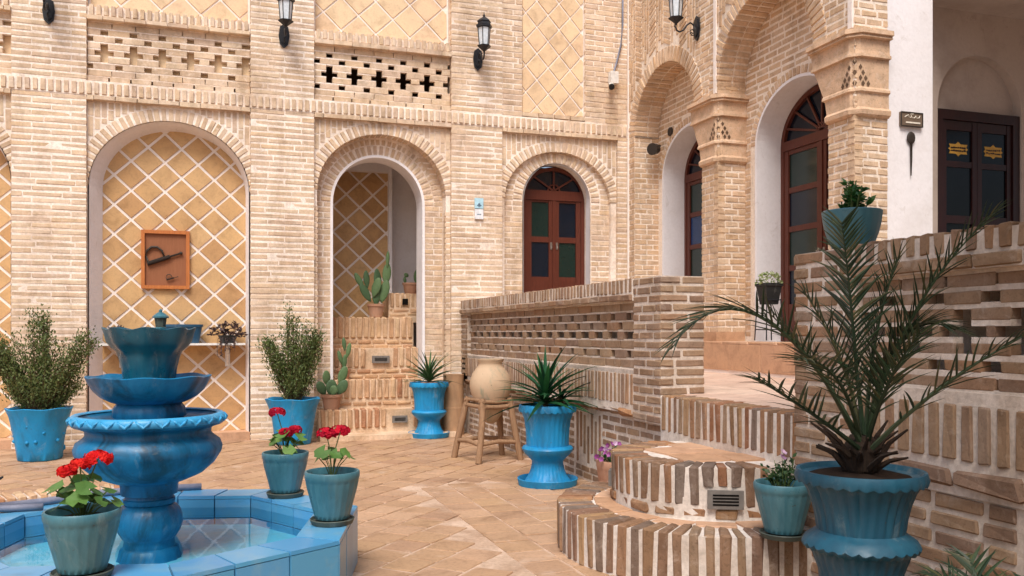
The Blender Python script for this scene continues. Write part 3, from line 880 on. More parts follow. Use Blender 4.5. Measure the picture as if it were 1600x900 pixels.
# pillar shafts: wing face and the face towards the steps, with a worn corner
def pillar(y0, y1, zt):
    fill(Wk, PW, y0, y1, 1.35, zt, wing, L=.19, D=.1)
    Ps = Plane((0, y0, 0), (1, 0, 0), (0, -1, 0))
    fill(Wk, Ps, XW, XI-.0, 1.35, 6.4, wing, L=.19, D=.1)
pillar(9.05, 9.41, 3.55); pillar(6.70, 7.07, 3.55)
Pj = Plane((0, 11.24, 0), (1, 0, 0), (0, -1, 0)); fill(Wk, Pj, XW+.004, XI, 1.3, 4.15, wing, L=.19)
fill(Wk, PW, 11.245, YF-.012, .9, 4.16, wing, L=.2)
# upper face: strips above the pillars in courses, herringbone between them
for y0, y1 in ((9.12, 9.56), (6.72, 7.16)):
    fill(Wk, PW, y0, y1, 4.2, 6.5, wing, free=lambda u, v: front_free(u, v, .21), L=.22)
def zigzag(u0, u1, v0, v1):
    """bands of short upright bricks stepping against bands of slanted ones"""
    bw = .21; n = max(1, int(round((u1-u0)/bw))); bw = (u1-u0)/n
    for i in range(n):
        uc = u0+(i+.5)*bw
        if i % 2:
            k_ = int((v1-v0)/.072)
            for j_ in range(k_+4):
                v = v0+(j_+.5)*.072-.1
                if not (v0+.02 < v < v1-.02) or not front_free(uc, v, .24): continue
                d = V3(PW.U*.9 + PW.W*(.43 if (i//2) % 2 else -.43)).normalized(); nn = PW.W*d.dot(PW.U) - PW.U*d.dot(PW.W)
                Wh.add(PW.p(uc, v, -.042+random.uniform(-.003, .003)), bw*.98, .05, .1, d, nn, PW.N, wing)
        else:
            for c_ in range(3):
                u = uc+(c_-1)*bw/3; v = v0+(.07*c_) % .2
                while v < v1-.1:
                    if front_free(u, v+.1, .21) and front_free(u, v, .21): Wh.add(PW.p(u, v+.1, -.042+random.uniform(-.003, .003)), .185, bw/3-.018, .1, PW.W, PW.U, PW.N, wing)
                    v += .203
zigzag(9.57, YF-.03, 4.2, 6.5); zigzag(7.18, 9.10, 4.9, 6.5)
part(body, 'mortar_bed', 'mortar_wing', wing)
Wk.done(wing); Wv.done(wing); Wh.done(wing)
# white pointed edge line beside the upper strips
# capitals: flared block with cornice, cut triangle of small diamonds and a roll moulding
def capital(yc, yl):
    """yc near corner, yl far shaft edge"""
    m = MB(); P = PW
    Cx, Cy = XW, yc
    def ringrow(z, out_l, pr_):
        # outline from the arch side round the corner to the recess
        return [V3((XW-pr_, yl+out_l, z)), V3((XW-pr_, yc+.05-pr_*.3, z)), V3((XW+.05-pr_*.3, yc-pr_, z)), V3((XI, yc-pr_, z))]
    prof = [(3.38, .0, .018), (3.40, .0, .045), (3.44, .0, .05), (3.47, .0, .02), (3.60, .03, .018), (3.615, .05, .04), (3.64, .05, .035), (3.66, .06, .015),
            (3.86, .15, .02), (3.93, .19, .02), (3.935, .2, .055), (3.965, .2, .05), (3.97, .2, .035), (4.0, .21, .03), (4.11, .22, .03), (4.115, .23, .075), (4.14, .23, .065), (4.145, .23, .09), (4.19, .23, .085), (4.2, .22, .02)]
    rows = [ringrow(z, o_, p_) for z, o_, p_ in prof]
    for i in range(len(rows)-1):
        for j_ in range(3): m.quad([rows[i][j_], rows[i][j_+1], rows[i+1][j_+1], rows[i+1][j_]], .3)
        m.quad([rows[i][0], rows[i+1][0], rows[i+1][0]+V3((XI-XW, 0, 0)), rows[i][0]+V3((XI-XW, 0, 0))], .3)
    m.quad([rows[-1][0], rows[-1][1], rows[-1][2], rows[-1][3], rows[-1][0]+V3((XI-XW, 0, 0))], .3)
    m.quad([rows[0][0], rows[0][1], rows[0][2], rows[0][3], rows[0][0]+V3((XI-XW, 0, 0))], .3)
    cap = part(m, 'capital', 'capital', wing)
    dm = MB()
    d1 = V3((1, -1, 0)).normalized(); nrm = V3((-1, -1, 0)).normalized()
    for r in range(5):
        for c_ in range(r+1):
            o_ = (c_-r/2)*.06; z = 3.92-.05*r-.03
            base = V3((XW+.025, yc+.025, z))
            if abs(o_) < .02: ctr = base+nrm*.034; t_ = d1; nn = nrm
            elif o_ < 0: ctr = V3((XW-.021, yc+.02-o_, z)); t_ = V3((0, -1, 0)); nn = V3((-1, 0, 0))
            else: ctr = V3((XW+.02+o_, yc-.021, z)); t_ = V3((1, 0, 0)); nn = V3((0, -1, 0))
            q = [ctr+t_*.022, ctr+V3((0, 0, .03)), ctr-t_*.022, ctr-V3((0, 0, .03))]
            dm.v += q+[ctr-nn*.012]; b = len(dm.v)-5
            for k_ in range(4): dm.f.append((b+k_, b+(k_+1) % 4, b+4)); dm.t.append(.5)
            dm.f.append((b, b+1, b+2, b+3)); dm.t.append(.5)
    part(dm, 'diamond_carving', 'mortar_dark', cap, kind='stuff')
M['capital'] = brick_mat('capital_brick', [(204, 170, 140), (198, 162, 132), (208, 176, 146)], .4, srgb(226, 206, 188), .35)
capital(YC2, 9.41); capital(YC1, 7.07)
for y_, z_, w_, h_ in ((9.09, 5.35, .028, 1.14), (6.74, 5.35, .028, 1.14), (YF-.03, 3.9, .014, 2.9)):
    st = MB(); st.box(V3((XW-.012, y_, z_)), w_, h_, .012, V3((0, 1, 0)), V3((0, 0, 1)), V3((-1, 0, 0))); part(st, 'plaster_line', 'grout', wing)
# white reveals and doors
for A, yl in ((I1, 0), (I2, 0)):
    mb = MB(); reveal(mb, PI_, A, 1.24, .014, -.37, lip=.032)
    part(mb, 'plaster_reveal', 'plaster', wing)
SILL = 1.25
for yc, zr in ((10.33, 0), (8.07, 0)):
    arched_door(wing, 1.46, 3.55-SILL, .58, (3.49-SILL, 3.60-SILL), [(3.05-SILL-.455*k_, 3.44-SILL-.455*k_) for k_ in range(4)], 'door_wood', (6.38, yc, SILL), -pi/2,
                ['glass_deep', 'glass_green'] if yc > 9 else ['glass_blue', 'glass_green'],
                'red brown arched door with bright blue and green panes' if yc > 9 else 'red brown arched door with dark blue and green panes', fan=8)
# plinth along the wing
pl = MB(); pl.bb(XW-.15, 6.6, 6.72, YF-.02, .88, 1.235)
ph = part(pl, 'plinth', 'grout', wing)
pb = Bricks('plinth_tile', 'stone_tile', (.4, .33, .03), .004, .003)
PP = Plane((XW-.15, 0, 0), (0, 1, 0), (-1, 0, 0))
fill(pb, PP, 6.72, YF-.1, .915, 1.235, ph, L=.62, H=.3, joint=.006, D=.03, proud=.012)
for i in range(9):
    y = 6.9+i*.52; pb.add((XW+.06, y, 1.235), .5, .45, .03, (0, 1, 0), (1, 0, 0), (0, 0, 1), ph)
pb.done(ph)
fb = MB()
for y0, y1 in ((9.03, 9.45), (6.68, 7.1)): fb.bb(XW-.035, XW+.36, y0, y1, 1.25, 1.36)
part(fb, 'pillar_foot', 'stone_tile', wing)

# ================================================================== WHITE PORCH BUILDING AT THE RIGHT
wb = thing('white_porch', 'white plastered porch pier and shaded arched recess with a dark door', 'building wall', (6.3, 6.9, .9))
mb = MB(); mb.bb(6.035, 6.63, 6.76, 7.4, .88, 7)
part(mb, 'pier', 'plaster', wb)
PD = Plane((0, 7.0, 0), (1, 0, 0), (0, -1, 0))
AD = Arch(7.49, .56, 3.66, .56)
mb = MB(); wall_poly(mb, PD, 6.635, 9.6, .88, 7, [AD], .12, g=0)
mb.bb(6.6, 8.4, 7.1, 7.2, 3.3, 4.5)
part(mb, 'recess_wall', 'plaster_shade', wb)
mb = MB(); mb.bb(6.64, 11.5, -1.0, 7.1, 4.66, 4.95); mb.bb(9.6, 9.9, 6.5, 6.99, .88, 4.66)
mb.bb(2.3, 6.64, -3.0, 3.1, 3.25, 3.45); mb.bb(.6, 12, -3.4, -2.8, -.02, 6.4)  # unseen eave slab and rear wall, added to shade the near parapet
part(mb, 'porch_ceiling_and_shade_blockers', 'plaster_shade', wb)
# door of the porch
m = MB(); dw = 1.12; H = 3.64-.92
m.bb(-dw/2, -dw/2+.09, -.04, .03, 0, H); m.bb(dw/2-.09, dw/2, -.04, .03, 0, H); m.bb(-dw/2+.09, dw/2-.09, -.04, .03, H-.1, H)
for s_ in (-1, 1):
    x0, x1 = (-dw/2+.094, -.003) if s_ < 0 else (.003, dw/2-.094)
    m.bb(x0, x0+.06, -.02, .03, 0, H-.104); m.bb(x1-.06, x1, -.02, .03, 0, H-.104)
    for z0, z1 in ((0, .5), (.98, 1.06), (1.56, 1.64), (2.14, 2.2), (H-.2, H-.104)):
        m.bb(x0+.06, x1-.06, -.015, .03, z0, z1)
pd = part(m, 'door', 'dark_wood', wb, label='dark double door with two gold stickers', local=True)
pd.location = V3((7.49, 7.06, .92))-rloc(wb)
for s_ in (-1, 1):
    x0, x1 = (-dw/2+.154, -.063) if s_ < 0 else (.063, dw/2-.154)
    for z0, z1 in ((.5, .98), (1.06, 1.56), (1.64, 2.14), (2.2, H-.2)):
        q = MB(); q.bb(x0+.001, x1-.001, 0, .012, z0+.001, z1-.001); part(q, 'pane', 'glass_dark', pd, local=True)
    q = MB(); cx = (x0+x1)/2
    oc = [(.0, .075), (.035, .05), (.13, .05), (.115, .018), (.14, 0), (.115, -.018), (.13, -.05), (.035, -.05), (0, -.075), (-.035, -.05), (-.13, -.05), (-.115, -.018), (-.14, 0), (-.115, .018), (-.13, .05), (-.035, .05)]
    q.poly_ext([V3((cx+x*.92, -.003, 2.33+z)) for x, z in oc], (0, -1, 0), .003)
    st_ = part(q, 'sticker', 'gold', pd, local=True)
    q = MB()
    for r, zz in enumerate((2.345, 2.312)):
        for i in range(7):
            x = cx-.085+i*.028; q.box(V3((x, -.005, zz+random.uniform(-.004, .004))), .009+random.uniform(0, .005), .0055+random.uniform(0, .004), .001)
    part(q, 'lettering', 'dark_wood', st_, local=True)
    q = MB(); q.tube([(s_*.035, -.03, 1.35), (s_*.035, -.06, 1.35), (s_*.035, -.06, 1.2), (s_*.035, -.03, 1.2)], .008); part(q, 'handle', 'metal_ring', pd, local=True)

# ================================================================== TERRACE
ter = thing('terrace', 'raised pinkish terrace floor between the parapets and the arched wing', 'terrace', (4.4, 7, .87), kind='structure')
mb = MB(); mb.bb(3.32, XW, -1.5, YF, -.04, .868); mb.bb(XW, 11, -1.5, 7.05, -.04, .868)
part(mb, 'terrace_body', 'mortar_low', ter)
tb = Bricks('terrace_tile', 'terrace_tile', (.4, .4, .03), .003, .002)
for i in range(7):
    for j_ in range(20):
        x = 3.30+.2+i*.4; y = 1.6+j_*.4+(.2 if i % 2 else 0)
        if x > XW-.12 or y > YF-.2: continue
        tb.add((x, y, .868+.006+random.uniform(-.001, .001)), .394, .394, .03, (1, 0, 0), (0, 1, 0), (0, 0, 1), ter)
tb.done(ter)

# ================================================================== LANDING PARAPET
par = thing('landing_parapet', 'brown brick parapet with pierced courses running back from the steps to the facade', 'parapet', (XP+.18, 8.5, 0))
PL = Plane((XP, 0, 0), (0, 1, 0), (-1, 0, 0))
Pk = Bricks('brick', 'brick_low', (.24, .052, .1), .006, .004); Ps_ = Bricks('coping_brick', 'brick_low', (.12, .054, .2), .006, .004); Pc = Bricks('screen_brick', 'brick_low', (.2, .06, .14), .006, .004)
Y0, Y1 = 5.80, 11.40
YPI = 6.25
pm = MB()
pm.bb(XP+.004, XP+.366, Y0+.004, YPI-.004, .66, 1.778)                           # end pillar
pm.bb(XP+.004, XP+.366, YPI-.004, Y1, .70, 1.05); pm.bb(XP-.01, XP+.36, YPI, Y1, 1.605, 1.776)
pm.bb(XP+.004, XP+.366, 11.12, Y1, .7, 1.778)
pm.bb(XP+.06, XP+.366, Y0+.01, Y1, 0, .70)
part(pm, 'mortar_bed', 'mortar_low', par)
fill(Pk, PL, Y0, YPI, .66, 1.785, par, H=.047, joint=.0225, D=.1, proud=.004, L=.235)
PE = Plane((0, Y0, 0), (1, 0, 0), (0, -1, 0))
fill(Pk, PE, XP, XP+.37, .88, 1.785, par, H=.047, joint=.0225, D=.1, proud=.004, L=.235)
fill(Pk, PL, 11.12, Y1, .8, 1.67, par, H=.047, joint=.0225, D=.1, proud=.004, L=.235)
soldiers(Ps_, PL, YPI-.0, Y1, 1.672, 1.783, par, w=.046, joint=.03, D=.22, proud=.014)
fill(Pk, PL, YPI, Y1, 1.60, 1.668, par, H=.05, joint=.014, D=.14, proud=.034, L=.2)
rowsP = [[(0, .006)], [(.5, .042)], [(0, .04)], [(.5, .092)], [(0, .008)], [(.5, .042)], [(0, .008)]]
PLr = Plane((XP+.05, 0, 0), (0, 1, 0), (-1, 0, 0))
lattice(Pc, PLr, YPI+.01, 11.12, 1.06, 1.60, par, rowsP, .30, .1, joint=.014, D=.045)
mo = MB(); lattice_mortar(mo, PLr, YPI+.01, 11.12, 1.06, 1.60, rowsP, .30, .1, joint=.014, D=.04, proud=-.004)
mo.bb(XP+.30, XP+.36, YPI, 11.12, 1.05, 1.61)
mo.bb(XP+.004, XP+.37, YPI, 11.12, 1.02, 1.06); mo.bb(XP+.05, XP+.36, YPI, 11.12, 1.59, 1.61)
part(mo, 'screen_mortar', 'mortar_low', par)
Ps2 = Bricks('upright_brick', 'brick_low', (.25, .054, .12), .006, .004)
soldiers(Ps2, PL, YPI, 11.2, .775, 1.02, par, w=.046, joint=.03, D=.12, proud=.004)
# worn footing course and lower wall
Pr = Bricks('footing_brick', 'brick_step', (.22, .06, .14), .014, .01)
PLw = Plane((XP+.06, 0, 0), (0, 1, 0), (-1, 0, 0))
fill(Pr, PL, YPI-.3, 11.2, .66, .74, par, H=.062, joint=.02, D=.2, proud=.0, L=.26, jit=.02, Lvar=.25)
pn0, pn1 = 6.95, 7.6
fill(Pk, PLw, 5.9, 11.2, .01, .65, par, H=.047, joint=.026, D=.1, proud=.006, L=.235, free=lambda u, v: not (pn0 < u < pn1))
PLp = Plane((XP+.056, 0, 0), (0, 1, 0), (-1, 0, 0))
fill(Pk, PLp, pn0+.04, pn1-.04, .02, .14, par, H=.05, joint=.016, D=.06, proud=.0, L=.2)
for i in range(7):
    u = pn0+.075+i*.083
    z0, z1 = [(.16, .62), (.2, .56), (.26, .62), (.16, .5), (.24, .6), (.3, .62), (.16, .62)][i]
    Ps2.add(PLp.p(u, (z0+z1)/2, -.03), z1-z0, .05, .06, PLp.W, PLp.U, PLp.N, par)
for b in (Pk, Ps_, Pc, Ps2, Pr): b.done(par)

# ================================================================== NEAR PARAPET
XN = 2.97
npar = thing('near_parapet', 'brown brick parapet with cross shaped openings beside the potted palm', 'parapet', (XN+.18, 2.8, 0))
PN = Plane((XN, 0, 0), (0, 1, 0), (-1, 0, 0))
Nk = Bricks('brick', 'brick_low', (.24, .056, .1), .007, .005); Nc = Bricks('coping_brick', 'brick_low', (.11, .06, .2), .007, .005); Nl = Bricks('screen_brick', 'brick_low', (.22, .07, .16), .007, .005)
E1, E0 = 3.99, .4
pm = MB()
pm.bb(XN+.004, XN+.366, 3.52, E1-.004, 0, 1.774); pm.bb(XN+.004, XN+.366, E0, 3.53, .66, 1.05); pm.bb(XN+.02, XN+.366, E0, 3.53, 0, .67); pm.bb(XN-.01, XN+.36, E0, 3.53, 1.615, 1.772)
part(pm, 'mortar_bed', 'mortar_low', npar)
fill(Nk, PN, 3.52, E1, .0, 1.785, npar, H=.052, joint=.024, D=.1, proud=.006, L=.235)
PNe = Plane((0, E1, 0), (1, 0, 0), (0, 1, 0)); fill(Nk, PNe, XN, XN+.37, .88, 1.78, npar, H=.056, joint=.02, D=.1, proud=.01, L=.235)
soldiers(Nc, PN, E0, 3.53, 1.69, 1.785, npar, w=.052, joint=.032, D=.34, proud=.02)
fill(Nk, PN, E0, 3.53, 1.61, 1.685, npar, H=.056, joint=.016, D=.2, proud=.03, L=.24)
nh = .048
rowsN = [[], [(.0, nh)], [(.5, nh)], [(.5, nh*2.6)], [(.5, nh)], [(0, nh)], []]
PNr = Plane((XN+.045, 0, 0), (0, 1, 0), (-1, 0, 0))
lattice(Nl, PNr, E0, 3.52, 1.10, 1.61, npar, rowsN, .29, .17, joint=.022, D=.06)
mo = MB(); lattice_mortar(mo, PNr, E0, 3.52, 1.10, 1.61, rowsN, .29, .17, joint=.022, D=.055, proud=-.003)
mo.bb(XN+.30, XN+.355, E0, 3.52, 1.08, 1.62)
mo.bb(XN+.006, XN+.35, E0, 3.52, 1.05, 1.10)
part(mo, 'screen_mortar', 'mortar_low', npar)
N2 = Bricks('upright_brick', 'brick_low', (.24, .056, .12), .007, .005)
soldiers(N2, PN, E0, 3.51, .81, 1.045, npar, w=.054, joint=.034, D=.12, proud=.01)
Nr = Bricks('footing_brick', 'brick_low', (.34, .09, .14), .016, .012)
fill(Nr, PN, E0, 3.52, .68, .79, npar, H=.085, joint=.022, D=.14, proud=.02, L=.36, jit=.008)
PNw = Plane((XN+.02, 0, 0), (0, 1, 0), (-1, 0, 0))
pm = MB()
fill(Nk, PNw, E0, 3.52, .0, .665, npar, H=.056, joint=.03, D=.1, proud=.012, L=.28, free=lambda u, v: not (2.56 < u < 2.62))
for b in (Nk, Nc, Nl, N2, Nr): b.done(npar)

# ================================================================== ENTRANCE STEPS
stp = thing('entrance_steps', 'curved brick entrance steps of upright bricks rising to the terrace', 'steps', (2.8, 4.85, 0))
Sb = Bricks('step_brick', 'brick_step', (.27, .055, .2), .009, .006); Sf = Bricks('flat_brick', 'brick_step', (.2, .055, .1), .012, .008); Sl = Bricks('tread_slab', 'stone_tile', (.3, .24, .04), .005, .004)
C1, R1 = V3((2.97, 4.82, 0)), .98
C2, R2 = V3((3.0, 4.87, 0)), .64
mb = MB()
def halfdisc(c, r, z0, z1, n=30):
    pts = [c+V3((-r*sin(pi*i/n), r*cos(pi*i/n), z1)) for i in range(n+1)] + [c+V3((.2, -r, z1)), c+V3((.2, r, z1))]
    pts = pts[:n+1]+[c+V3((.22, -r, z1)), c+V3((.22, r, z1))]
    mb.poly_ext(pts, (0, 0, 1), z1-z0)
halfdisc(C1, R1-.005, -.02, .278); halfdisc(C2, R2-.005, .27, .578)
mb.bb(XP+.0, 3.4, 3.95, 5.8, .1, .872)
def arc_soldiers(c, r, z0, z1, rad, pitch, skip=()):
    n = int(pi*r/pitch)
    for i in range(n+1):
        th = pi*(i+.3)/n
        if th > pi: continue
        d = V3((-sin(th), cos(th), 0)); t_ = V3((cos(th), sin(th), 0))
        lo = z0
        for (a, b, zz) in skip:
            if a < th < b: lo = zz
        h = z1-lo+random.uniform(-.006, .006)
        rr = r+random.uniform(-.003, .006)
        Sb.add(c+d*(rr-rad/2)+V3((0, 0, (lo+z1)/2)), h, (pitch-.021)*random.uniform(.85, 1.1), rad, (0, 0, 1), t_, d, stp)
arc_soldiers(C1, R1, .0, .288, .22, .082)
arc_soldiers(C2, R2, .362, .588, .2, .080, skip=[(2.54, 2.86, .475), (.95, 1.12, .46)])
n = int(pi*R2/.17)
for i in range(n):
    th = pi*(i+.5)/n; d = V3((-sin(th), cos(th), 0)); t_ = V3((cos(th), sin(th), 0))
    Sf.add(C2+d*(R2-.05+random.uniform(-.015, .012))+V3((0, 0, .318)), .15*random.uniform(.8, 1.1), .058, .1, t_, (0, 0, 1), d, stp)
# tread slabs: ring strip of step one and fan slabs on step two
for i in range(9):
    th = pi*(i+.5)/9; d = V3((-sin(th), cos(th), 0)); t_ = V3((cos(th), sin(th), 0))
    Sl.add(C1+d*(R1-.30)+V3((0, 0, .272+random.uniform(-.003, .003))), .22, .13, .03, t_, d, (0, 0, 1), stp)
for (x, y, L_, W_, a) in ((2.80, 5.02, .27, .3, .1), (2.80, 4.70, .27, .3, -.05), (3.04, 4.62, .2, .26, 0), (3.02, 5.2, .2, .3, 0), (3.04, 4.9, .2, .26, .02)):
    Sl.add((x, y, .572+random.uniform(-.003, .003)), L_, W_, .03, (cos(a), sin(a), 0), (-sin(a), cos(a), 0), (0, 0, 1), stp)
PT = Plane((XP, 0, 0), (0, 1, 0), (-1, 0, 0))
soldiers(Sb, PT, 3.99, 5.79, .622, .886, stp, w=.055, joint=.025, D=.2, proud=.006)
part(mb, 'mortar_bed', 'mortar_step', stp)
for b in (Sb, Sf, Sl): b.done(stp)
def vent(parent, c, U, N, w_, h_, slots=4, m='vent'):
    c, U, N = V3(c), V3(U).normalized(), V3(N).normalized(); Wz = V3((0, 0, 1))
    q = MB(); q.box(c, w_/2, h_/2, .012, U, Wz, N)
    v = part(q, 'vent', m, parent)
    if slots:
        q = MB()
        for i in range(slots): q.box(c+Wz*((i-(slots-1)/2)*h_*.17)+N*.0125, w_*.36, h_*.045, .002, U, Wz, N)
        part(q, 'vent_slot', 'black', v)
th = 2.70; d = V3((-sin(th), cos(th), 0)); vent(stp, C2+d*(R2+.012)+V3((0, 0, .405)), (cos(th), sin(th), 0), d, .2, .105)
th = 1.03; d = V3((-sin(th), cos(th), 0)); vent(stp, C2+d*(R2+.008)+V3((0, 0, .405)), (cos(th), sin(th), 0), d, .12, .1, 0)

# ================================================================== STAIRS IN THE MIDDLE ARCH
sta = thing('passage_stairs', 'narrow brick stairs climbing through the middle arch', 'stairs', (2.05, 11.9, 0))
Tb = Bricks('step_brick', 'brick_stair', (.2, .055, .1), .008, .006); Tf = Bricks('flat_brick', 'brick_stair', (.2, .05, .1), .008, .006)
mb = MB()
for (y, z0, z1, xa, xb, zs) in ((11.30, .08, .36, 1.22, 2.96, .12), (11.62, .34, .73, 1.47, 2.65, .48), (11.92, .7, 1.15, 1.47, 2.65, .88), (12.22, 1.1, 1.57, 1.47, 2.65, 1.28)):
    mb.bb(xa+.004, xb-.004, y+.012, 12.9, z0 if z0 > .1 else -.02, z1-.012)
    Pq = Plane((0, y, 0), (1, 0, 0), (0, -1, 0))
    fr_ = (lambda u, v: True)
    if z1 == 1.15: fr_ = lambda u, v: not 1.94 < u < 2.3
    if z1 == .36: fr_ = lambda u, v: not 2.12 < u < 2.40
    soldiers(Tb, Pq, xa+.01, xb-.01, zs, z1, sta, w=.058, joint=.03, D=.16, proud=.012, free=fr_)
    if zs-z0 > .06: fill(Tf, Pq, xa+.02, xb-.02, z0+.02, zs-.02, sta, H=.05, joint=.025, D=.1, proud=.004, L=.2)
mb.bb(2.34, 3.28, 12.5, 13.24, 1.5, 1.915)
Pq = Plane((0, 12.5, 0), (1, 0, 0), (0, -1, 0)); soldiers(Tb, Pq, 2.35, 3.2, 1.72, 1.925, sta, w=.05, joint=.026, D=.14, proud=.01)
fill(Tf, Pq, 2.36, 3.2, 1.58, 1.70, sta, H=.05, joint=.025, D=.1, proud=.004)
mb.bb(1.2, 3.0, 10.95, 11.32, -.03, .06)
part(mb, 'mortar_bed', 'mortar_stair', sta)
Tb.done(sta); Tf.done(sta)
vent(sta, (2.12, 11.895, .985), (1, 0, 0), (0, -1, 0), .24, .1, 3); vent(sta, (2.26, 11.275, .22), (1, 0, 0), (0, -1, 0), .2, .09, 3); vent(sta, (2.58, 12.485, 1.80), (1, 0, 0), (0, -1, 0), .08, .09, 0, 'black')

# ================================================================== POOL
pool = thing('tiled_pool', 'octagonal pool basin of glazed blue tiles around the fountain', 'pool', (POOL.x, POOL.y, 0))
ROT = radians(8)
def octv(r, k_, z): a = ROT+k_*pi/4; return V3((POOL.x+r*cos(a), POOL.y+r*sin(a), z))
RI, RO, ZT = .88, 1.12, .33
mb = MB()
for k_ in range(8):
    a, b, c, d = octv(RI+.012, k_, 0), octv(RI+.012, k_+1, 0), octv(RO-.012, k_+1, 0), octv(RO-.012, k_, 0)
    up = V3((0, 0, ZT-.012)); dn = V3((0, 0, -.02))
    mb.quad([a+up, b+up, c+up, d+up], .5); mb.quad([a+dn, b+dn, b+up, a+up], .5); mb.quad([d+dn, c+dn, c+up, d+up], .5)
part(mb, 'pool_wall', 'pool_joint', pool)
mb = MB(); mb.quad([octv(RI+.02, k_, .15) for k_ in range(8)], .5)
part(mb, 'pool_floor', 'pool_floor', pool)
mb = MB(); mb.quad([octv(RI+.008, k_, .258) for k_ in range(8)], .5)
part(mb, 'water', 'water', pool)
def slab(pts, N, th, m, name, parent, jit=.002):
    N = V3(N).normalized(); c = sum((V3(p) for p in pts), V3())/len(pts); mb = MB()
    o_ = random.uniform(-jit, jit); n = len(pts)
    mb.v = [V3(p)-N*th for p in pts]+[c+(V3(p)-c)*.985+N*o_ for p in pts]
    mb.f = [tuple(range(n, 2*n))]+[(i, (i+1) % n, n+(i+1) % n, n+i) for i in range(n)]; mb.t = [0]*len(mb.f)
    return part(mb, name, m, parent)
for k_ in range(8):
    a0, a1, b0, b1 = octv(RI-.004, k_, ZT), octv(RI-.004, k_+1, ZT), octv(RO+.004, k_, ZT), octv(RO+.004, k_+1, ZT)
    nd = (octv(1, k_, 0)+octv(1, k_+1, 0))/2-V3((POOL.x, POOL.y, 0))
    for i in range(3):
        f0, f1 = i/3+.004, (i+1)/3-.004
        slab([a0.lerp(a1, f0), a0.lerp(a1, f1), b0.lerp(b1, f1), b0.lerp(b1, f0)], (0, 0, 1), .02, 'pool_tile', 'coping_tile', pool)
        z = V3((0, 0, 1))
        p, q = b0.lerp(b1, f0), b0.lerp(b1, f1)
        slab([p-z*.33, q-z*.33, q-z*.022, p-z*.022], nd, .015, 'pool_tile', 'side_tile', pool)
        p, q = a0.lerp(a1, f0), a0.lerp(a1, f1)
        slab([p-z*.135, q-z*.135, q-z*.022, p-z*.022], -nd, .015, 'pool_tile', 'side_tile', pool)
        slab([p-z*.255, q-z*.255, q-z*.14, p-z*.14], -nd, .015, 'pool_tile', 'side_tile', pool)

# ================================================================== FOUNTAIN
FC = V3((-.345, 5.02, 0))
fo = thing('tiered_fountain', 'three tiered blue glazed fountain with scalloped bowls standing in the pool', 'fountain', (FC.x, FC.y, .075))
def lobes(n, amp, i0=0, i1=999, zamp=0): return lambda g, i, r, z: ((r*(1+amp*abs(cos(n*g/2))-amp*.5), z+zamp*abs(cos(n*g/2))) if i0 <= i <= i1 else (r, z))
mb = MB()
def ped(g, i, r, z):
    if i <= 4: return r*(1+.10*abs(sin(8*g))*(1-i/5)), z
    if 8 <= i <= 14: return r*(1+.035*abs(cos(11*g))), z
    return r, z
mb.lathe(FC, [(.20, .075), (.195, .09), (.165, .12), (.15, .17), (.145, .205), (.13, .215), (.128, .235), (.125, .25), (.135, .27), (.152, .30), (.162, .34), (.16, .38), (.15, .41), (.135, .43), (.118, .44), (.128, .445), (.13, .47), (.122, .475), (.12, .49), (.142, .495), (.145, .54), (.15, .56)], 64, ped)
part(mb, 'pedestal', 'fountain', fo, smooth=True, angle=50)
mb = MB()
def bowl1(g, i, r, z):
    if 2 <= i <= 6: return r*(1+.02*abs(cos(6*g))), z
    if i in (10, 11): return r*(1+.012*sin(28*g)), z+.004*sin(28*g)
    return r, z
mb.lathe(FC, [(.13, .555), (.185, .565), (.265, .60), (.325, .655), (.358, .71), (.364, .74), (.352, .775), (.325, .80), (.312, .815), (.315, .84), (.34, .856), (.372, .864), (.386, .88), (.384, .905), (.372, .921), (.352, .92), (.338, .90), (.27, .885), (.1, .88)], 72, bowl1, cap1=True)
part(mb, 'large_bowl', 'fountain', fo, smooth=True, angle=60)
mb = MB()
for j_ in range(28):                                                  # leaf scallops round the large rim
    g = 2*pi*j_/28
    for s_ in (-1, 1):
        g0 = g+s_*.055
        mb.tube([FC+V3((.386*cos(g), .386*sin(g), .88)), FC+V3((.392*cos(g+s_*.05), .392*sin(g+s_*.05), .897)), FC+V3((.381*cos(g+s_*.1), .381*sin(g+s_*.1), .913))], [.006, .008, .004], 5)
mb.lathe(FC, [(.36, .862), (.388, .879), (.387, .907), (.37, .923), (.348, .921), (.343, .915)], 72)
part(mb, 'rim', 'fountain_rim', fo, smooth=True)
mb = MB()
def bowl2(g, i, r, z):
    if i >= 3: q = .016*cos(8*g); return r*(1+q), z + (.004*cos(8*g) if i >= 8 else 0)
    return r*(1+.04*abs(cos(9*g))), z
mb.lathe(FC, [(.155, .885), (.178, .91), (.172, .955), (.16, .975), (.19, .985), (.235, 1.01), (.272, 1.045), (.298, 1.09), (.31, 1.118), (.302, 1.122), (.28, 1.10), (.2, 1.07), (.1, 1.065)], 64, bowl2, cap1=True)
part(mb, 'middle_bowl', 'fountain', fo, smooth=True, angle=60)
mb = MB()
def bowl3(g, i, r, z):
    if i >= 4: q = .05*cos(8*g); return r*(1+q), z+(.007*cos(8*g) if i >= 7 else 0)
    return r*(1+.05*abs(cos(7*g))), z
mb.lathe(FC, [(.12, 1.06), (.124, 1.1), (.132, 1.16), (.145, 1.22), (.156, 1.25), (.18, 1.272), (.202, 1.30), (.215, 1.345), (.224, 1.372), (.216, 1.374), (.195, 1.35), (.1, 1.33)], 64, bowl3, cap1=True)
part(mb, 'top_bowl', 'fountain_green', fo, smooth=True, angle=60)
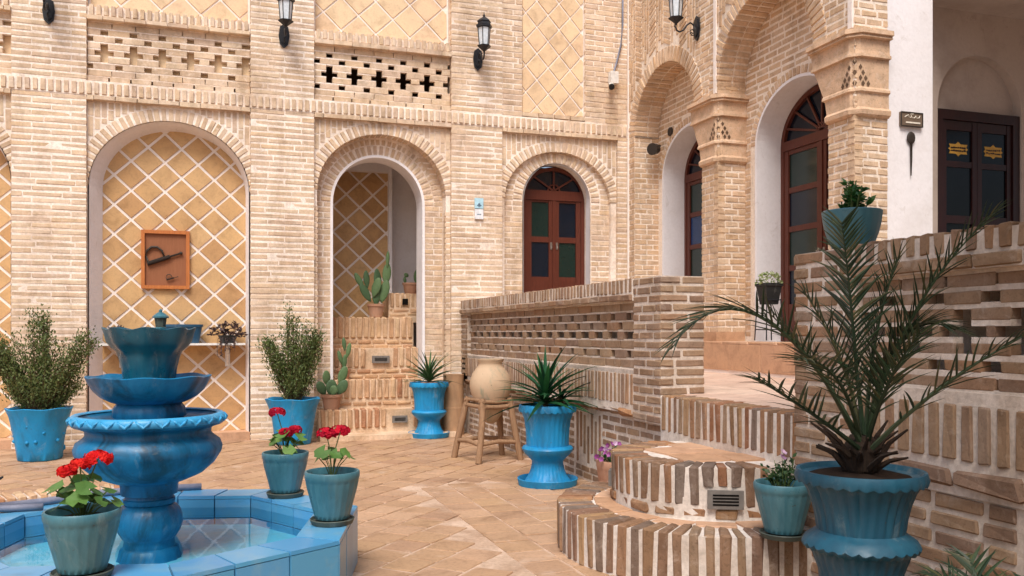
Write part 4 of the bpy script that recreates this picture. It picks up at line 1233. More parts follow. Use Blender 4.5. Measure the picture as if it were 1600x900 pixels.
# little lantern ornament on the top bowl
orn = thing('lantern_ornament', 'small grey green lantern ornament standing on the top fountain bowl', 'ornament', (FC.x+.06, FC.y-.08, 1.345))
oc = V3((FC.x+.06, FC.y-.08, 0))
mb = MB(); mb.lathe(oc, [(.026, 1.345), (.028, 1.375), (.022, 1.38)], 8)
part(mb, 'base', 'teal', orn)
mb = MB(); mb.lathe(oc, [(.024, 1.378), (.031, 1.43)], 6); part(mb, 'body', 'saucer', orn)
mb = MB(); mb.lathe(oc, [(.04, 1.428), (.041, 1.436), (.022, 1.452), (.008, 1.46), (.009, 1.468), (.002, 1.476)], 8); part(mb, 'roof', 'teal', orn)

# ================================================================== KERB, HOSE, CABLE
kb = thing('brick_kerb', 'low kerb of bricks laid on edge in a curve behind the pool', 'kerb', (-1.3, 7.4, 0))
Kb = Bricks('kerb_brick', 'brick_stair', (.24, .06, .13), .008, .005)
mb = MB()
n = 46; prev = None; rowp = []
for i in range(n):
    th = radians(88+i*1.62)
    d = V3((cos(th), sin(th), 0)); t_ = V3((-sin(th), cos(th), 0)); c = V3((POOL.x-.15, 5.0, 0))
    Kb.add(c+d*2.72+V3((0, 0, .05+random.uniform(-.006, .006))), .26, .056, .13, d, t_, (0, 0, 1), kb)
    rowp.append((c+d*2.6, c+d*2.84))
for (a, b), (c, d) in zip(rowp[:-1], rowp[1:]):
    u = V3((0, 0, .098)); mb.quad([a+u, b+u, d+u, c+u], .5); mb.quad([a, a+u, c+u, c], .5); mb.quad([b, b+u, d+u, d], .5)
part(mb, 'mortar_bed', 'mortar_low', kb); Kb.done(kb)
mb = MB(); zc = ZT+.022
mb.tube([(-1.36, 5.52, zc+.02), (-1.2, 5.62, zc+.01), (-.98, 5.76, zc), (-.72, 5.93, zc+.003), (-.45, 6.02, zc), (-.1, 6.0, zc-.0)], .022, 8)
mb.tube([(-1.34, 5.56, zc+.015), (-1.1, 5.6, zc), (-.95, 5.6, zc)], .02, 8)
hp = part(mb, 'hose_pipe', 'hose', None, label='grey plastic pipe lying along the back rim of the pool', cat='pipe', smooth=True)
mb = MB()
for k_ in range(6):
    r = .075+.012*k_; c = V3((-1.33+.012*k_, 5.60-.01*k_, ZT+.03))
    pts = [c+V3((r*cos(g)*.9, r*.3*sin(g)+.02*k_*.2, .045+ .06*(1+sin(g+.3*k_))*(.6+.1*k_))) for g in [2*pi*i/18 for i in range(19)]]
    mb.tube(pts, .006, 5, cap=False)
mb.tube([(-1.36, 5.52, ZT+.02), (-1.5, 5.4, ZT-.05), (-1.65, 5.5, .02)], .006, 5)
part(mb, 'cable_coil', 'cable', None, label='loose coil of black cable on the pool rim beside the grey pipe', cat='cable', smooth=True)

# ================================================================== PLANTS AND POTS
def blade(mb, base, d, up, L, w, droop=.2, segs=4, fold=.25, taper=1.4, t=None, wid0=.5):
    """one tapering leaf blade folded along its middle"""
    d = V3(d).normalized(); side = d.cross(V3(up))
    if side.length < .05: side = d.cross(V3((1, .3, 0)))
    side.normalize(); nn = side.cross(d).normalized(); t = random.random() if t is None else t
    b = len(mb.v); p = V3(base); dd = d.copy()
    for i in range(segs+1):
        f = i/segs
        ww = w*(wid0+(1-wid0)*min(1, f*3))*max(.02, (1-f**taper))
        mb.v += [p-side*ww/2+nn*ww*fold, p, p+side*ww/2+nn*ww*fold]
        dd = (dd + V3((0, 0, -droop/segs))).normalized(); p = p+dd*(L/segs)
    for i in range(segs):
        for s_ in (0, 1):
            mb.f.append((b+i*3+s_, b+i*3+s_+1, b+(i+1)*3+s_+1, b+(i+1)*3+s_)); mb.t.append(t)
def rleaf(mb, c, n, r, t=None, lob=6):
    """rounded scalloped leaf"""
    n = V3(n).normalized(); a = n.cross(V3((.3, .2, 1))).normalized(); b_ = n.cross(a); t = random.random() if t is None else t
    b = len(mb.v); k_ = 12; mb.v.append(V3(c))
    for i in range(k_):
        g = 2*pi*i/k_; rr = r*(1+.12*cos(lob*g))*(1 if abs(i-k_/2) > .5 else .35)
        mb.v.append(V3(c)+a*rr*cos(g)+b_*rr*sin(g)+n*(.18*rr*(1+cos(2*g))*.5))
    for i in range(k_): mb.f.append((b, b+1+i, b+1+(i+1) % k_)); mb.t.append(t)
def dleaf(mb, c, d, n, L, w, t=None):
    """small pointed leaf"""
    d = V3(d).normalized(); s_ = d.cross(V3(n))
    if s_.length < .05: s_ = d.cross(V3((1, 0, .2)))
    s_.normalize(); t = random.random() if t is None else t
    b = len(mb.v); c = V3(c); mb.v += [c, c+d*L*.5+s_*w/2, c+d*L, c+d*L*.5-s_*w/2]; mb.f.append((b, b+1, b+2, b+3)); mb.t.append(t)
def rdir(z0=-1, z1=1):
    g = random.uniform(0, 2*pi); z = random.uniform(z0, z1); q = sqrt(max(0, 1-z*z)); return V3((q*cos(g), q*sin(g), z))

def soil(parent, c, r, z):
    mb = MB(); mb.blob(V3((c.x, c.y, z-.012)), r, 16, 4, .05, (1, 1, .1)); part(mb, 'soil', 'soil', parent, smooth=True)
def flutes(n, amp, i0, i1): return lambda g, i, r, z: (r*(1+amp*(abs(sin(n*g/2))-.5)), z) if i0 <= i <= i1 else (r, z)
def scallop(n, amp, idx, dz): return lambda g, i, r, z: (r*(1+amp*sin(n*g)) if i in idx else r, z+(dz*abs(sin(n*g/2)) if i in idx else 0))

def clay_pot(parent, c, r, h, m='teal', sau='saucer', n=22, z=0):
    """fluted ceramic pot on a saucer; c = centre of its base"""
    c = V3(c); k_ = h/.27; q = r/.15
    def f(g, i, rr, zz): return (rr*(1+.035*(abs(sin(n*g/2))-.6)), zz) if 2 <= i <= 7 else (rr, zz)
    mb = MB(); z0 = .03 if sau else 0
    P = [(.088, 0), (.094, .004), (.1, .03), (.112, .08), (.125, .13), (.135, .17), (.141, .2), (.143, .215), (.146, .222), (.15, .235), (.151, .26), (.147, .268), (.139, .268), (.134, .255), (.13, .21), (.05, .2)]
    mb.lathe(c, [(a*q, z0+b*k_) for a, b in P], 66, f, cap0=True, cap1=True)
    part(mb, 'pot', m, parent, smooth=True, angle=45)
    if sau:
        mb = MB(); mb.lathe(c, [(.09*q, .0), (.112*q, .004), (.122*q, .028), (.118*q, .032), (.108*q, .02), (.02, .018)], 40, cap0=True, cap1=True)
        part(mb, 'saucer', sau, parent, smooth=True, angle=40)
    soil(parent, c, .132*q, c.z+z0+.225*k_+.012)
    return c.z+z0+.24*k_

def urn(parent, c, prof, m, n=28, saucer=.27):
    c = V3(c); mb = MB()
    def f(g, i, r, z):
        tag_ = prof[i][2] if len(prof[i]) > 2 else ''
        if tag_ == 'F': return r*(1+.055*(abs(sin(n*g/2))-.5)), z
        if tag_ == 'f': return r*(1+.03*(abs(sin(n*g/2))-.5)), z
        if tag_ == 's': return r*(1+.018*abs(sin(n*g/2))), z-.012*abs(sin(n*g/2))
        return r, z
    mb.lathe(c, [(a[0], a[1]) for a in prof], 112, f, cap1=True)
    part(mb, 'urn', m, parent, smooth=True, angle=50)
    if saucer:
        mb = MB(); mb.lathe(c, [(saucer*.8, .0), (saucer*.95, .002), (saucer, .06), (saucer*.985, .066), (saucer*.95, .058), (saucer*.9, .016), (.02, .014)], 56, cap0=True, cap1=True)
        part(mb, 'saucer', m, parent, smooth=True, angle=40)
URN = [(.20, .02), (.212, .026, 's'), (.195, .05, 'f'), (.168, .09, 'f'), (.148, .14, 'f'), (.138, .19, 'f'), (.139, .215), (.165, .245), (.198, .275), (.22, .302), (.228, .325), (.216, .345), (.188, .352),
       (.187, .36, 'f'), (.188, .42, 'f'), (.193, .50, 'f'), (.204, .58, 'f'), (.224, .635, 'f'), (.234, .65), (.25, .66, 's'), (.255, .685, 's'), (.25, .71), (.238, .712), (.228, .69), (.212, .64), (.05, .635)]

def rosette(parent, c, n, L, w, m, pitch0=10, pitch1=85, droop=.5, name='leaf', fold=.2, jl=.25, stem_h=.08):
    """sword leaves out of one heart; every leaf an object"""
    var = []
    for k_ in range(5):
        mb = MB(); blade(mb, (0, 0, 0), (1, 0, 0), (0, 0, 1), 1, w/L, 0, 6, fold, 2.2, 0, .65)
        for v in mb.v: v.z -= (droop*(.6+.2*k_))*v.x*v.x*.5
        me = mb.mesh(name); me.materials.append(M[m]); var.append(me)
    c = V3(c)
    for i in range(n):
        f = i/n; g = i*2.39996+random.uniform(-.2, .2); el = radians(pitch0+(pitch1-pitch0)*f**1.0+random.uniform(-6, 6))
        l_ = L*random.uniform(1-jl, 1)*(1 if f < .75 else .85)
        mt = Matrix.Translation(c+V3((0, 0, stem_h*f))-rloc(parent)) @ Matrix.Rotation(g, 4, 'Z') @ Matrix.Rotation(-el, 4, 'Y') @ Matrix.Rotation(random.uniform(-.4, .4), 4, 'X') @ Matrix.Diagonal((l_, l_, l_, 1))
        obj(name, random.choice(var), parent, mat=mt)
    mb = MB(); mb.tube([c-V3((0, 0, .05)), c+V3((0, 0, stem_h*.9))], [.03, .018], 8); part(mb, 'stem', 'twig', parent)

def shrub(name_label, c, seed, top, prof, n, leafL, lean=(0, 0), group=None):
    random.seed(seed)
    t = thing('potted_shrub', name_label, 'potted plant', c, group=group)
    c = V3(c)
    mb = MB()
    def f(g, i, r, z): return (r*(1+.012*sin(5*g+z*8)+.012*sin(9*g-z*14)), z+(.006*sin(6*g) if i > 4 else 0))
    mb.lathe(c, [(.20, 0), (.215, .01), (.225, .1), (.24, .22), (.262, .35), (.29, .46), (.318, .53), (.326, .55), (.318, .556), (.30, .54), (.27, .46), (.05, .45)], 56, f, cap0=True, cap1=True)
    part(mb, 'pot', 'blue_pot', t, smooth=True, angle=50)
    if seed % 2:
        mb = MB()
        for i in range(26):
            g = random.uniform(0, 2*pi); z = random.uniform(.1, .46); r = .226+.1*max(0, z-.1)*1.6*.55
            mb.blob(c+V3((r*cos(g), r*sin(g), z)), .022, 8, 5, .1)
        part(mb, 'boss', 'blue_pot', t, smooth=True)
    soil(t, c, .27, c.z+.475)
    fol = MB(); st = MB()
    for i in range(n):
        # a shoot: follows a curved path from the soil, leaves all along its upper part
        h = random.uniform(.25, 1.0)**.7
        lb = random.choice(prof); g = random.uniform(0, 2*pi); rr = lb[3]*random.random()**.5
        tip = c+V3((lb[0]+rr*cos(g), lb[1]+rr*sin(g)*.9, lb[2]+lb[4]*random.uniform(-1, 1)*sqrt(max(0, 1-(rr/lb[3])**2)))); p0 = c+V3((.05*cos(g), .05*sin(g), .45)); mid = p0.lerp(tip, .5)+V3((rr*.18*cos(g), rr*.18*sin(g), -.0))
        pts = [p0*(1-s_)**2+mid*2*s_*(1-s_)+tip*s_*s_ for s_ in (0, .25, .5, .75, 1)]
        st.tube(pts, [.005, .004, .003, .002, .001], 4, cap=False)
        for k_ in range(78):
            s_ = 1-random.random()**1.3*.72
            p = p0*(1-s_)**2+mid*2*s_*(1-s_)+tip*s_*s_; p = p+rdir()*random.uniform(0, .095)
            d = (rdir(-.2, 1)+(tip-mid).normalized()*.6)
            dleaf(fol, p, d, rdir(), leafL*random.uniform(.6, 1.2), leafL*.42, t=min(.999, max(0, random.gauss(.5, .2))))
    part(st, 'stem', 'twig', t); part(fol, 'foliage', 'leaf_shrub', t, kind='stuff')
    return t
shrub('tall loose olive green shrub in dented blue pot with raised bosses left of the fountain', (-1.80, 10.42, 0), 11, 1.68, [(0, 0, 1.32, .16, .30), (-.02, .05, 1.52, .11, .18), (-.30, 0, 1.15, .17, .2), (-.42, -.05, 1.22, .1, .12), (.26, 0, 1.12, .18, .2), (.46, .0, 1.30, .1, .14), (.0, -.12, .9, .28, .28), (-.2, .1, .85, .2, .2), (.2, .1, .85, .22, .22), (.0, 0, 1.1, .25, .2)], 185, .038, (-.02, 0), 'shrubs in blue pots')
shrub('slender green shrub in plain blue pot between the tiled niche and the stairs', (.87, 10.9, 0), 12, 1.72, [(0, 0, 1.2, .2, .3), (-.04, 0, 1.52, .08, .22), (.1, 0, 1.45, .11, .2), (.22, 0, 1.1, .14, .2), (-.2, 0, 1.1, .15, .2), (-.30, 0, 1.22, .07, .1), (0, -.1, .85, .24, .25), (.1, .1, .9, .2, .2), (.3, 0, 1.3, .07, .1)], 140, .038, (.03, 0), 'shrubs in blue pots')

def geranium(label, c, r, h, m_pet, heads, seed, nleaf=16, spread=.13, pot_m='teal', group='flowering plants in teal pots'):
    random.seed(seed); c = V3(c)
    t = thing('potted_geranium', label, 'potted plant', c, group=group)
    zt = clay_pot(t, c, r, h, pot_m)
    s0 = V3((c.x, c.y, zt-.03)); st = MB()
    var = []
    for k_ in range(5):
        mb = MB(); rleaf(mb, (0, 0, 0), (0, 0, 1), 1, 0, 7); me = mb.mesh('leaf'); me.materials.append(M['leaf_ger']); var.append(me)
    for i in range(nleaf):
        g = i*2.4+random.uniform(-.3, .3); rr = spread*sqrt((i+.6)/nleaf); z = zt+.03+.11*random.random()+.05*(1-rr/spread)
        p = V3((c.x+rr*cos(g), c.y+rr*sin(g), z)); st.tube([s0, s0.lerp(p, .5)+V3((0, 0, .02)), p], .0028, 4)
        n_ = V3((cos(g)*.6+random.uniform(-.3, .3), sin(g)*.6+random.uniform(-.3, .3), .8)); q = n_.to_track_quat('Z', 'Y').to_matrix().to_4x4(); s_ = random.uniform(.03, .046)
        q = q @ Matrix.Rotation(random.uniform(0, 6), 4, 'Z') @ Matrix.Diagonal((s_, s_, s_, 1)); q.translation = p-rloc(t)
        obj('leaf', random.choice(var), t, mat=q)
    for (dx, dy, dz, R) in heads:
        p = V3((c.x+dx, c.y+dy, zt+dz)); st.tube([s0, s0.lerp(p, .55)+V3((-dx*.2, 0, .02)), p], .0032, 5)
        mb = MB()
        for k_ in range(26):
            d = rdir(-.35, 1); q = p+V3((d.x*R, d.y*R, d.z*R*.62)); tt = random.random()
            a = d.cross(V3((.2, .4, 1))).normalized(); b_ = d.cross(a)
            for j_ in range(5):
                g = 2*pi*j_/5+tt*6; dd = a*cos(g)+b_*sin(g); sd_ = d.cross(dd); L_ = .019
                b = len(mb.v); mb.v += [q, q+dd*L_*.6+sd_*.009+d*.003, q+dd*L_-d*.002, q+dd*L_*.6-sd_*.009+d*.003]; mb.f.append((b, b+1, b+2, b+3)); mb.t.append(tt)
        part(mb, 'flower_head', m_pet, t)
    part(st, 'stem', 'stem', t)
    return t
geranium('red geranium with two flower heads in grey green pot on the front pool rim', (-.535, 4.02, ZT), .15, .255, 'pet_red', [(-.055, -.02, .19, .036), (-.005, -.03, .215, .04), (.06, 0, .235, .056)], 21, 22, .13)
geranium('crimson geranium in teal pot on the right corner of the pool rim', (.58, 4.72, ZT), .145, .255, 'pet_crimson', [(-.03, 0, .225, .05), (.045, .02, .23, .055)], 22, 9, .1)
geranium('dark pink geranium in teal pot at the back corner of the pool rim', (.40, 5.60, ZT), .142, .25, 'pet_crimson', [(-.05, 0, .27, .05), (.0, -.05, .15, .045), (.06, 0, .16, .04)], 23, 16, .11)

# urns with sword leaved plants
def urn_plant(label, c, L, w, n, m, seed, p0, p1, droop):
    random.seed(seed); t = thing('urn_planter', label, 'potted plant', c, group='blue pedestal urns with spiky plants')
    urn(t, c, URN, 'blue_pot'); c = V3(c); soil(t, c, .22, c.z+.675)
    return t, c
t, c = urn_plant('bright blue pedestal urn with a spiky grey green yucca in front of the stairs', (2.60, 11.06, 0), 0, 0, 0, '', 31, 0, 0, 0)
rosette(t, c+V3((0, 0, .70)), 46, .50, .04, 'leaf_yucca', 12, 84, .55)
mb = MB(); mb.lathe(c+V3((0, 0, .66)), [(.10, 0), (.115, .04), (.11, .05)], 20, cap1=True); part(mb, 'inner_pot', 'terracotta', t)
t, c = urn_plant('bright blue pedestal urn with a broad leaved dark green dracaena by the parapet', (2.78, 7.24, 0), 0, 0, 0, '', 32, 0, 0, 0)
rosette(t, c+V3((-.02, 0, .70)), 46, .56, .06, 'leaf_dracaena', 8, 80, .75, stem_h=.12)
rosette(t, c+V3((.12, -.02, .70)), 20, .40, .048, 'leaf_dracaena', 5, 60, .9)

# palm
def frond(mb, P, n, Lmax, seed, wid=.016, hang=.3):
    random.seed(seed); P = [V3(p) for p in P]
    def bz(s_): return P[0]*(1-s_)**3+P[1]*3*s_*(1-s_)**2+P[2]*3*s_*s_*(1-s_)+P[3]*s_**3
    pts = [bz(i/16) for i in range(17)]
    mb.tube(pts, [.011*(1-i/16*.85) for i in range(17)], 5, .45)
    for i in range(n):
        s_ = .2+.8*(i+.5)/n
        p = bz(s_); d = (bz(min(1, s_+.02))-bz(s_-.02)).normalized()
        side = d.cross(V3((0, 0, 1)))
        if side.length < .1: side = d.cross(V3((0, 1, 0)))
        side.normalize(); up = side.cross(d).normalized()
        L_ = Lmax*(.45+.55*min(1, (s_-.2)*5))*(1-.55*max(0, s_-.45)/.55)*random.uniform(.85, 1.1)
        for sg in (-1, 1):
            dd = d*(.75+.35*s_)+side*sg*.75+up*(.28+random.uniform(-.25, .25))+rdir()*.12
            blade(mb, p, dd, up, L_, wid, hang*random.uniform(.4, 2.0), 4, .3, 2.0, random.random(), .7)
def palm(t, fr, nl, Lm, base, seed, m='leaf_palm', wid=.016):
    for i, P in enumerate(fr):
        mb = MB(); frond(mb, P, nl[i] if isinstance(nl, list) else nl, Lm, seed+i, wid); part(mb, 'frond', m, t)
PALM = [
 [(2.41, 2.83, 0.92), (2.12, 2.77, 1.35), (1.75, 2.73, 1.62), (1.53, 2.76, 1.29)],
 [(2.37, 2.79, 0.9), (2.15, 2.7, 1.02), (1.96, 2.66, 1.11), (1.79, 2.62, 1.19)],
 [(2.44, 2.87, 0.91), (2.34, 2.9, 1.12), (2.25, 2.93, 1.27), (2.10, 2.97, 1.42)],
 [(2.46, 2.86, 0.91), (2.46, 2.92, 1.25), (2.42, 2.89, 1.53), (2.30, 2.80, 1.78)],
 [(2.47, 2.86, 0.91), (2.5, 2.8, 1.25), (2.55, 2.62, 1.59), (2.66, 2.41, 1.79)],
 [(2.42, 2.77, 0.9), (2.43, 2.56, 1.09), (2.5, 2.37, 1.25), (2.56, 2.17, 1.36)],
 [(2.51, 2.9, 0.91), (2.51, 2.85, 1.25), (2.56, 2.73, 1.46), (2.64, 2.58, 1.36)],
 [(2.50, 2.90, 0.9), (2.53, 2.92, 1.2), (2.56, 2.9, 1.45), (2.60, 2.82, 1.66)],
 [(2.42, 2.84, 0.93), (2.27, 2.72, 1.14), (2.08, 2.6, 1.27), (1.86, 2.5, 1.26)],
 [(2.47, 2.89, 0.91), (2.46, 2.92, 1.14), (2.38, 2.94, 1.34), (2.25, 2.97, 1.52)],
 [(2.44, 2.82, 0.92), (2.41, 2.72, 1.1), (2.4, 2.62, 1.25), (2.41, 2.51, 1.35)]]
pc = V3((2.44, 2.86, 0))
t = thing('palm_planter', 'young date palm with arching fronds in a large blue urn coloured darker for its shade', 'potted plant', pc)
PU_ = [(.235, .02), (.24, .03, 's'), (.215, .07, 'F'), (.18, .14, 'F'), (.155, .22, 'F'), (.15, .32, 'F'), (.158, .40, 'F'), (.178, .455, 'F'), (.19, .485), (.214, .50, 's'), (.222, .515, 's'), (.212, .53), (.186, .548), (.166, .562),
       (.166, .575, 'F'), (.172, .62, 'F'), (.184, .67, 'F'), (.202, .72, 'F'), (.218, .748, 'F'), (.226, .758), (.244, .763, 's'), (.25, .785, 's'), (.245, .802), (.232, .802), (.222, .785), (.05, .76)]
urn(t, pc, PU_, 'palm_pot', 30, .28); soil(t, pc, .222, .785)
palm(t, PALM, [32, 17, 22, 38, 34, 18, 36, 32, 17, 22, 26], .235, None, 40, wid=.012)
mb = MB(); random.seed(4)
mb.blob(V3((2.44, 2.86, .85)), .075, 12, 6, .12, (1, 1, 1.3))
for i in range(24):
    g = i*2.4; el = radians(random.uniform(30, 75)); r = .05
    b0 = V3((2.44+r*cos(g), 2.86+r*sin(g), .80+.05*random.random())); d = V3((cos(g)*cos(el), sin(g)*cos(el), sin(el))); L_ = random.uniform(.1, .2)
    mb.tube([b0, b0+d*L_*.6, b0+d*L_+V3((cos(g)*.03, sin(g)*.03, -.01))], [.015, .010, .004], 5)
part(mb, 'trunk', 'palm_trunk', t)
# second young palm, mostly below the frame
yp = V3((2.2, 2.02, 0))
t2 = thing('small_palm', 'small spiky palm with its leaves just reaching into the lower right corner', 'potted plant', yp)
zt = clay_pot(t2, yp, .17, .34, 'teal')
fr2 = []
random.seed(9)
for i in range(9):
    g = i*2*pi/9+.4; q = random.uniform(.16, .26); h_ = random.uniform(.2, .34)
    fr2.append([(yp.x, yp.y, zt-.03), (yp.x+.05*cos(g), yp.y+.05*sin(g), zt+h_*.6), (yp.x+.7*q*cos(g), yp.y+.7*q*sin(g), zt+h_), (yp.x+q*1.3*cos(g), yp.y+q*1.3*sin(g), zt+h_*.9)])
palm(t2, fr2, 14, .15, None, 70, wid=.013)

# petunias
def petunia(label, c, r, h, n, nf, seed, spread, pot_m='teal', hang=0, name='potted_petunia', zf=(.03, .16), fl=None, sau='saucer'):
    random.seed(seed); c = V3(c); t = thing(name, label, 'potted plant', c, group='petunias by the steps')
    zt = clay_pot(t, c, r, h, pot_m, sau); fol = MB(); fw = MB(); st = MB()
    for i in range(n):
        d = rdir(.1, 1); R = spread*random.uniform(.4, 1); p = V3((c.x+d.x*R, c.y+d.y*R, zt+zf[0]+d.z*R*(zf[1]/spread)))
        st.tube([V3((c.x+d.x*.03, c.y+d.y*.03, zt-.03)), p], .002, 4)
        for k_ in range(7):
            q = V3((c.x, c.y, zt-.02)).lerp(p, random.uniform(.4, 1.05)); dleaf(fol, q+rdir()*.012, rdir(-.2, 1), rdir(), random.uniform(.025, .042), .018)
    for i in range(nf):
        if fl: dx, dy, dz = fl[i % len(fl)]; p = V3((c.x+dx+random.uniform(-.01, .01), c.y+dy, zt+dz))
        else: d = rdir(.2, 1); p = V3((c.x+d.x*spread*.95-.02, c.y+d.y*spread*.9-.03, zt+zf[0]+d.z*zf[1]*1.05))
        n_ = (rdir(0, .6)+V3((-.5, -.8, .3))).normalized(); a = n_.cross(V3((0, 0, 1))).normalized(); b_ = n_.cross(a); tt = random.random()
        b = len(fw.v); fw.v.append(p-n_*.012)
        for k_ in range(10): g = 2*pi*k_/10; rr = .02*(1+.15*cos(5*g)); fw.v.append(p+a*rr*cos(g)+b_*rr*sin(g))
        for k_ in range(10): fw.f.append((b, b+1+k_, b+1+(k_+1) % 10)); fw.t.append(tt)
    part(fol, 'foliage', 'leaf_pet', t, kind='stuff'); part(st, 'stem', 'stem', t); part(fw, 'flower', 'pet_purple', t)
    return t
petunia('dark teal pot with a sparse petunia on the lowest curved step', (2.78, 3.83, .288), .15, .26, 26, 2, 51, .13, 'teal', zf=(.02, .17), fl=[(-.02, -.03, .19), (-.03, -.04, .165)])
petunia('purple and white petunias spilling beside the parapet behind the steps', (2.86, 6.0, 0), .15, .36, 40, 26, 52, .16, 'terracotta', zf=(.03, .13))

# teal bowl on the near parapet
random.seed(61)
bc = V3((3.12, 3.72, 1.787))
t = thing('potted_jade', 'round teal pot with a bright green leafy plant on the end of the near parapet', 'potted plant', bc)
mb = MB(); mb.lathe(bc, [(.085, 0), (.1, .004), (.112, .03), (.13, .08), (.142, .13), (.146, .165), (.148, .175), (.15, .19), (.145, .195), (.136, .185), (.13, .16), (.04, .15)], 66, flutes(18, .02, 2, 5), cap0=True, cap1=True)
part(mb, 'pot', 'teal', t, smooth=True, angle=45); soil(t, bc, .13, bc.z+.172)
fol = MB(); st = MB()
for i in range(16):
    g = random.uniform(0, 6.28); rr = random.uniform(.01, .1); h_ = random.uniform(.05, .17)*(1.2-rr*5)
    b0 = bc+V3((rr*.5*cos(g), rr*.5*sin(g), .17)); p = bc+V3((rr*cos(g), rr*sin(g), .18+h_)); st.tube([b0, p], .004, 5)
    for k_ in range(14):
        q = b0.lerp(p, random.uniform(.45, 1.05)); d = rdir(-.1, .8); dleaf(fol, q, d, rdir(.3, 1), random.uniform(.035, .055), .022)
part(st, 'stem', 'stem', t); part(fol, 'foliage', 'leaf_gloss', t, kind='stuff')

# black pot on a wire stand
wc = V3((5.82, 8.28, 1.266))
t = thing('wire_stand', 'thin black wire stand carrying a small black pot beside the white reveal', 'plant stand', wc)
for sx, sy in ((-1, -1), (1, -1), (1, 1), (-1, 1)):
    mb = MB(); mb.tube([wc+V3((sx*.11, sy*.11, 0)), wc+V3((sx*.09, sy*.09, .46))], .007, 6); part(mb, 'leg', 'iron', t)
for z in (.12, .45):
    mb = MB(); q = .105 if z < .3 else .09
    mb.tube([wc+V3((q*sx, q*sy, z)) for sx, sy in ((-1, -1), (1, -1), (1, 1), (-1, 1), (-1, -1))], .006, 5); part(mb, 'crossbar', 'iron', t)
pcx = wc+V3((0, 0, .40))
t = thing('black_pot_plant', 'small square black pot with pale variegated leaves on the wire stand', 'potted plant', pcx)
mb = MB(); mb.lathe(pcx, [(.10, 0), (.14, .2), (.155, .205), (.155, .235), (.14, .235), (.135, .2), (.02, .2)], 4, cap0=True, cap1=True)
for v in mb.v: dx, dy = v.x-pcx.x, v.y-pcx.y; v.x = pcx.x+(dx-dy)*.7071; v.y = pcx.y+(dx+dy)*.7071
part(mb, 'pot', 'black_pot', t)
fol = MB(); random.seed(62)
for i in range(150):
    d = rdir(.0, 1); p = pcx+V3((d.x*.13, d.y*.13, .22+d.z*.13))*1.0; dleaf(fol, p, rdir(-.2, 1), rdir(), random.uniform(.03, .05), .024)
part(fol, 'foliage', 'leaf_pale', t, kind='stuff')

# cacti in the stair passage
def opuntia(label, c, r, h, pads, m_pot='terracotta'):
    c = V3(c); t = thing('potted_cactus', label, 'potted plant', c, group='cacti on the stairs')
    mb = MB(); mb.lathe(c, [(r*.68, 0), (r*.72, .005), (r*.92, h*.8), (r, h*.82), (r*1.02, h), (r*.9, h), (r*.85, h*.85), (.02, h*.84)], 28, cap0=True, cap1=True)
    part(mb, 'pot', m_pot, t, smooth=True, angle=35); soil(t, c, r*.86, c.z+h*.9)
    for (x, y, z, L_, w_, lean, yaw) in pads:
        mb = MB(); k_ = 10
        mb.blob(V3((0, 0, 0)), 1, 14, 8, .02, (1, 1, 1), 0)
        R = Matrix.Translation(c+V3((x, y, h*.9+z))-rloc(t)) @ Matrix.Rotation(yaw, 4, 'Z') @ Matrix.Rotation(lean, 4, 'Y')
        me = MB(); me.v = [V3((v.x*w_/2*(1 if v.z > -.2 else .55+.45*(v.z+1)/.8), v.y*.016, (v.z+.92)*L_/2)) for v in mb.v]; me.f = mb.f; me.t = mb.t
        ms = me.mesh('pad', smooth=True); ms.materials.append(M['cactus'])
        obj('pad', ms, t, mat=R)
    return t
random.seed(63)
Q = lambda pads, q: [(x*q, y*q, z*q, L_*q, w_*q, l, yw) for x, y, z, L_, w_, l, yw in pads]
opuntia('tall prickly pear with many upright pads in clay pot at the top of the stairs', (2.14, 12.40, 1.57), .125, .19,
        [(0, 0, 0, .30, .13, .05, .1), (-.08, 0, .06, .30, .12, -.55, .2), (.08, 0, .05, .34, .14, .25, -.2), (-.18, 0, .24, .26, .09, -.5, 0), (.04, .02, .2, .34, .14, -.1, .5), (.14, 0, .3, .32, .13, .1, 0),
         (.16, -.02, .55, .24, .06, .05, .2), (-.12, .02, .25, .26, .1, -.1, .3), (-.04, -.02, .12, .3, .13, .3, -.4)])
opuntia('broad low prickly pear in clay pot on the bottom stair by the pier', (1.40, 11.47, .352), .135, .2,
        Q([(0, 0, 0, .26, .18, .0, .1), (-.1, 0, .02, .24, .15, -.5, .3), (.1, 0, .02, .26, .16, .5, -.2), (-.06, .03, .16, .24, .15, -.1, .5), (.12, 0, .18, .3, .14, .35, 0), (.02, -.04, .0, .17, .13, .1, -.3)], .85))
opuntia('narrow leggy prickly pear in clay pot on the second stair', (1.60, 11.78, .722), .09, .15,
        Q([(0, 0, 0, .3, .1, .1, .1), (.06, 0, .22, .3, .09, .2, 0), (-.03, 0, .1, .28, .09, -.3, .3), (.02, 0, .35, .26, .08, -.1, 0)], .72))
opuntia('little cactus in clay pot on the brick block beside the passage side wall', (2.72, 12.72, 1.92), .13, .17,
        [(.08, 0, 0, .24, .12, .1, .2), (-.09, 0, 0, .11, .05, -.1, 0), (-.09, 0, .1, .07, .08, .5, .2), (.1, 0, .15, .2, .1, .3, -.3)])

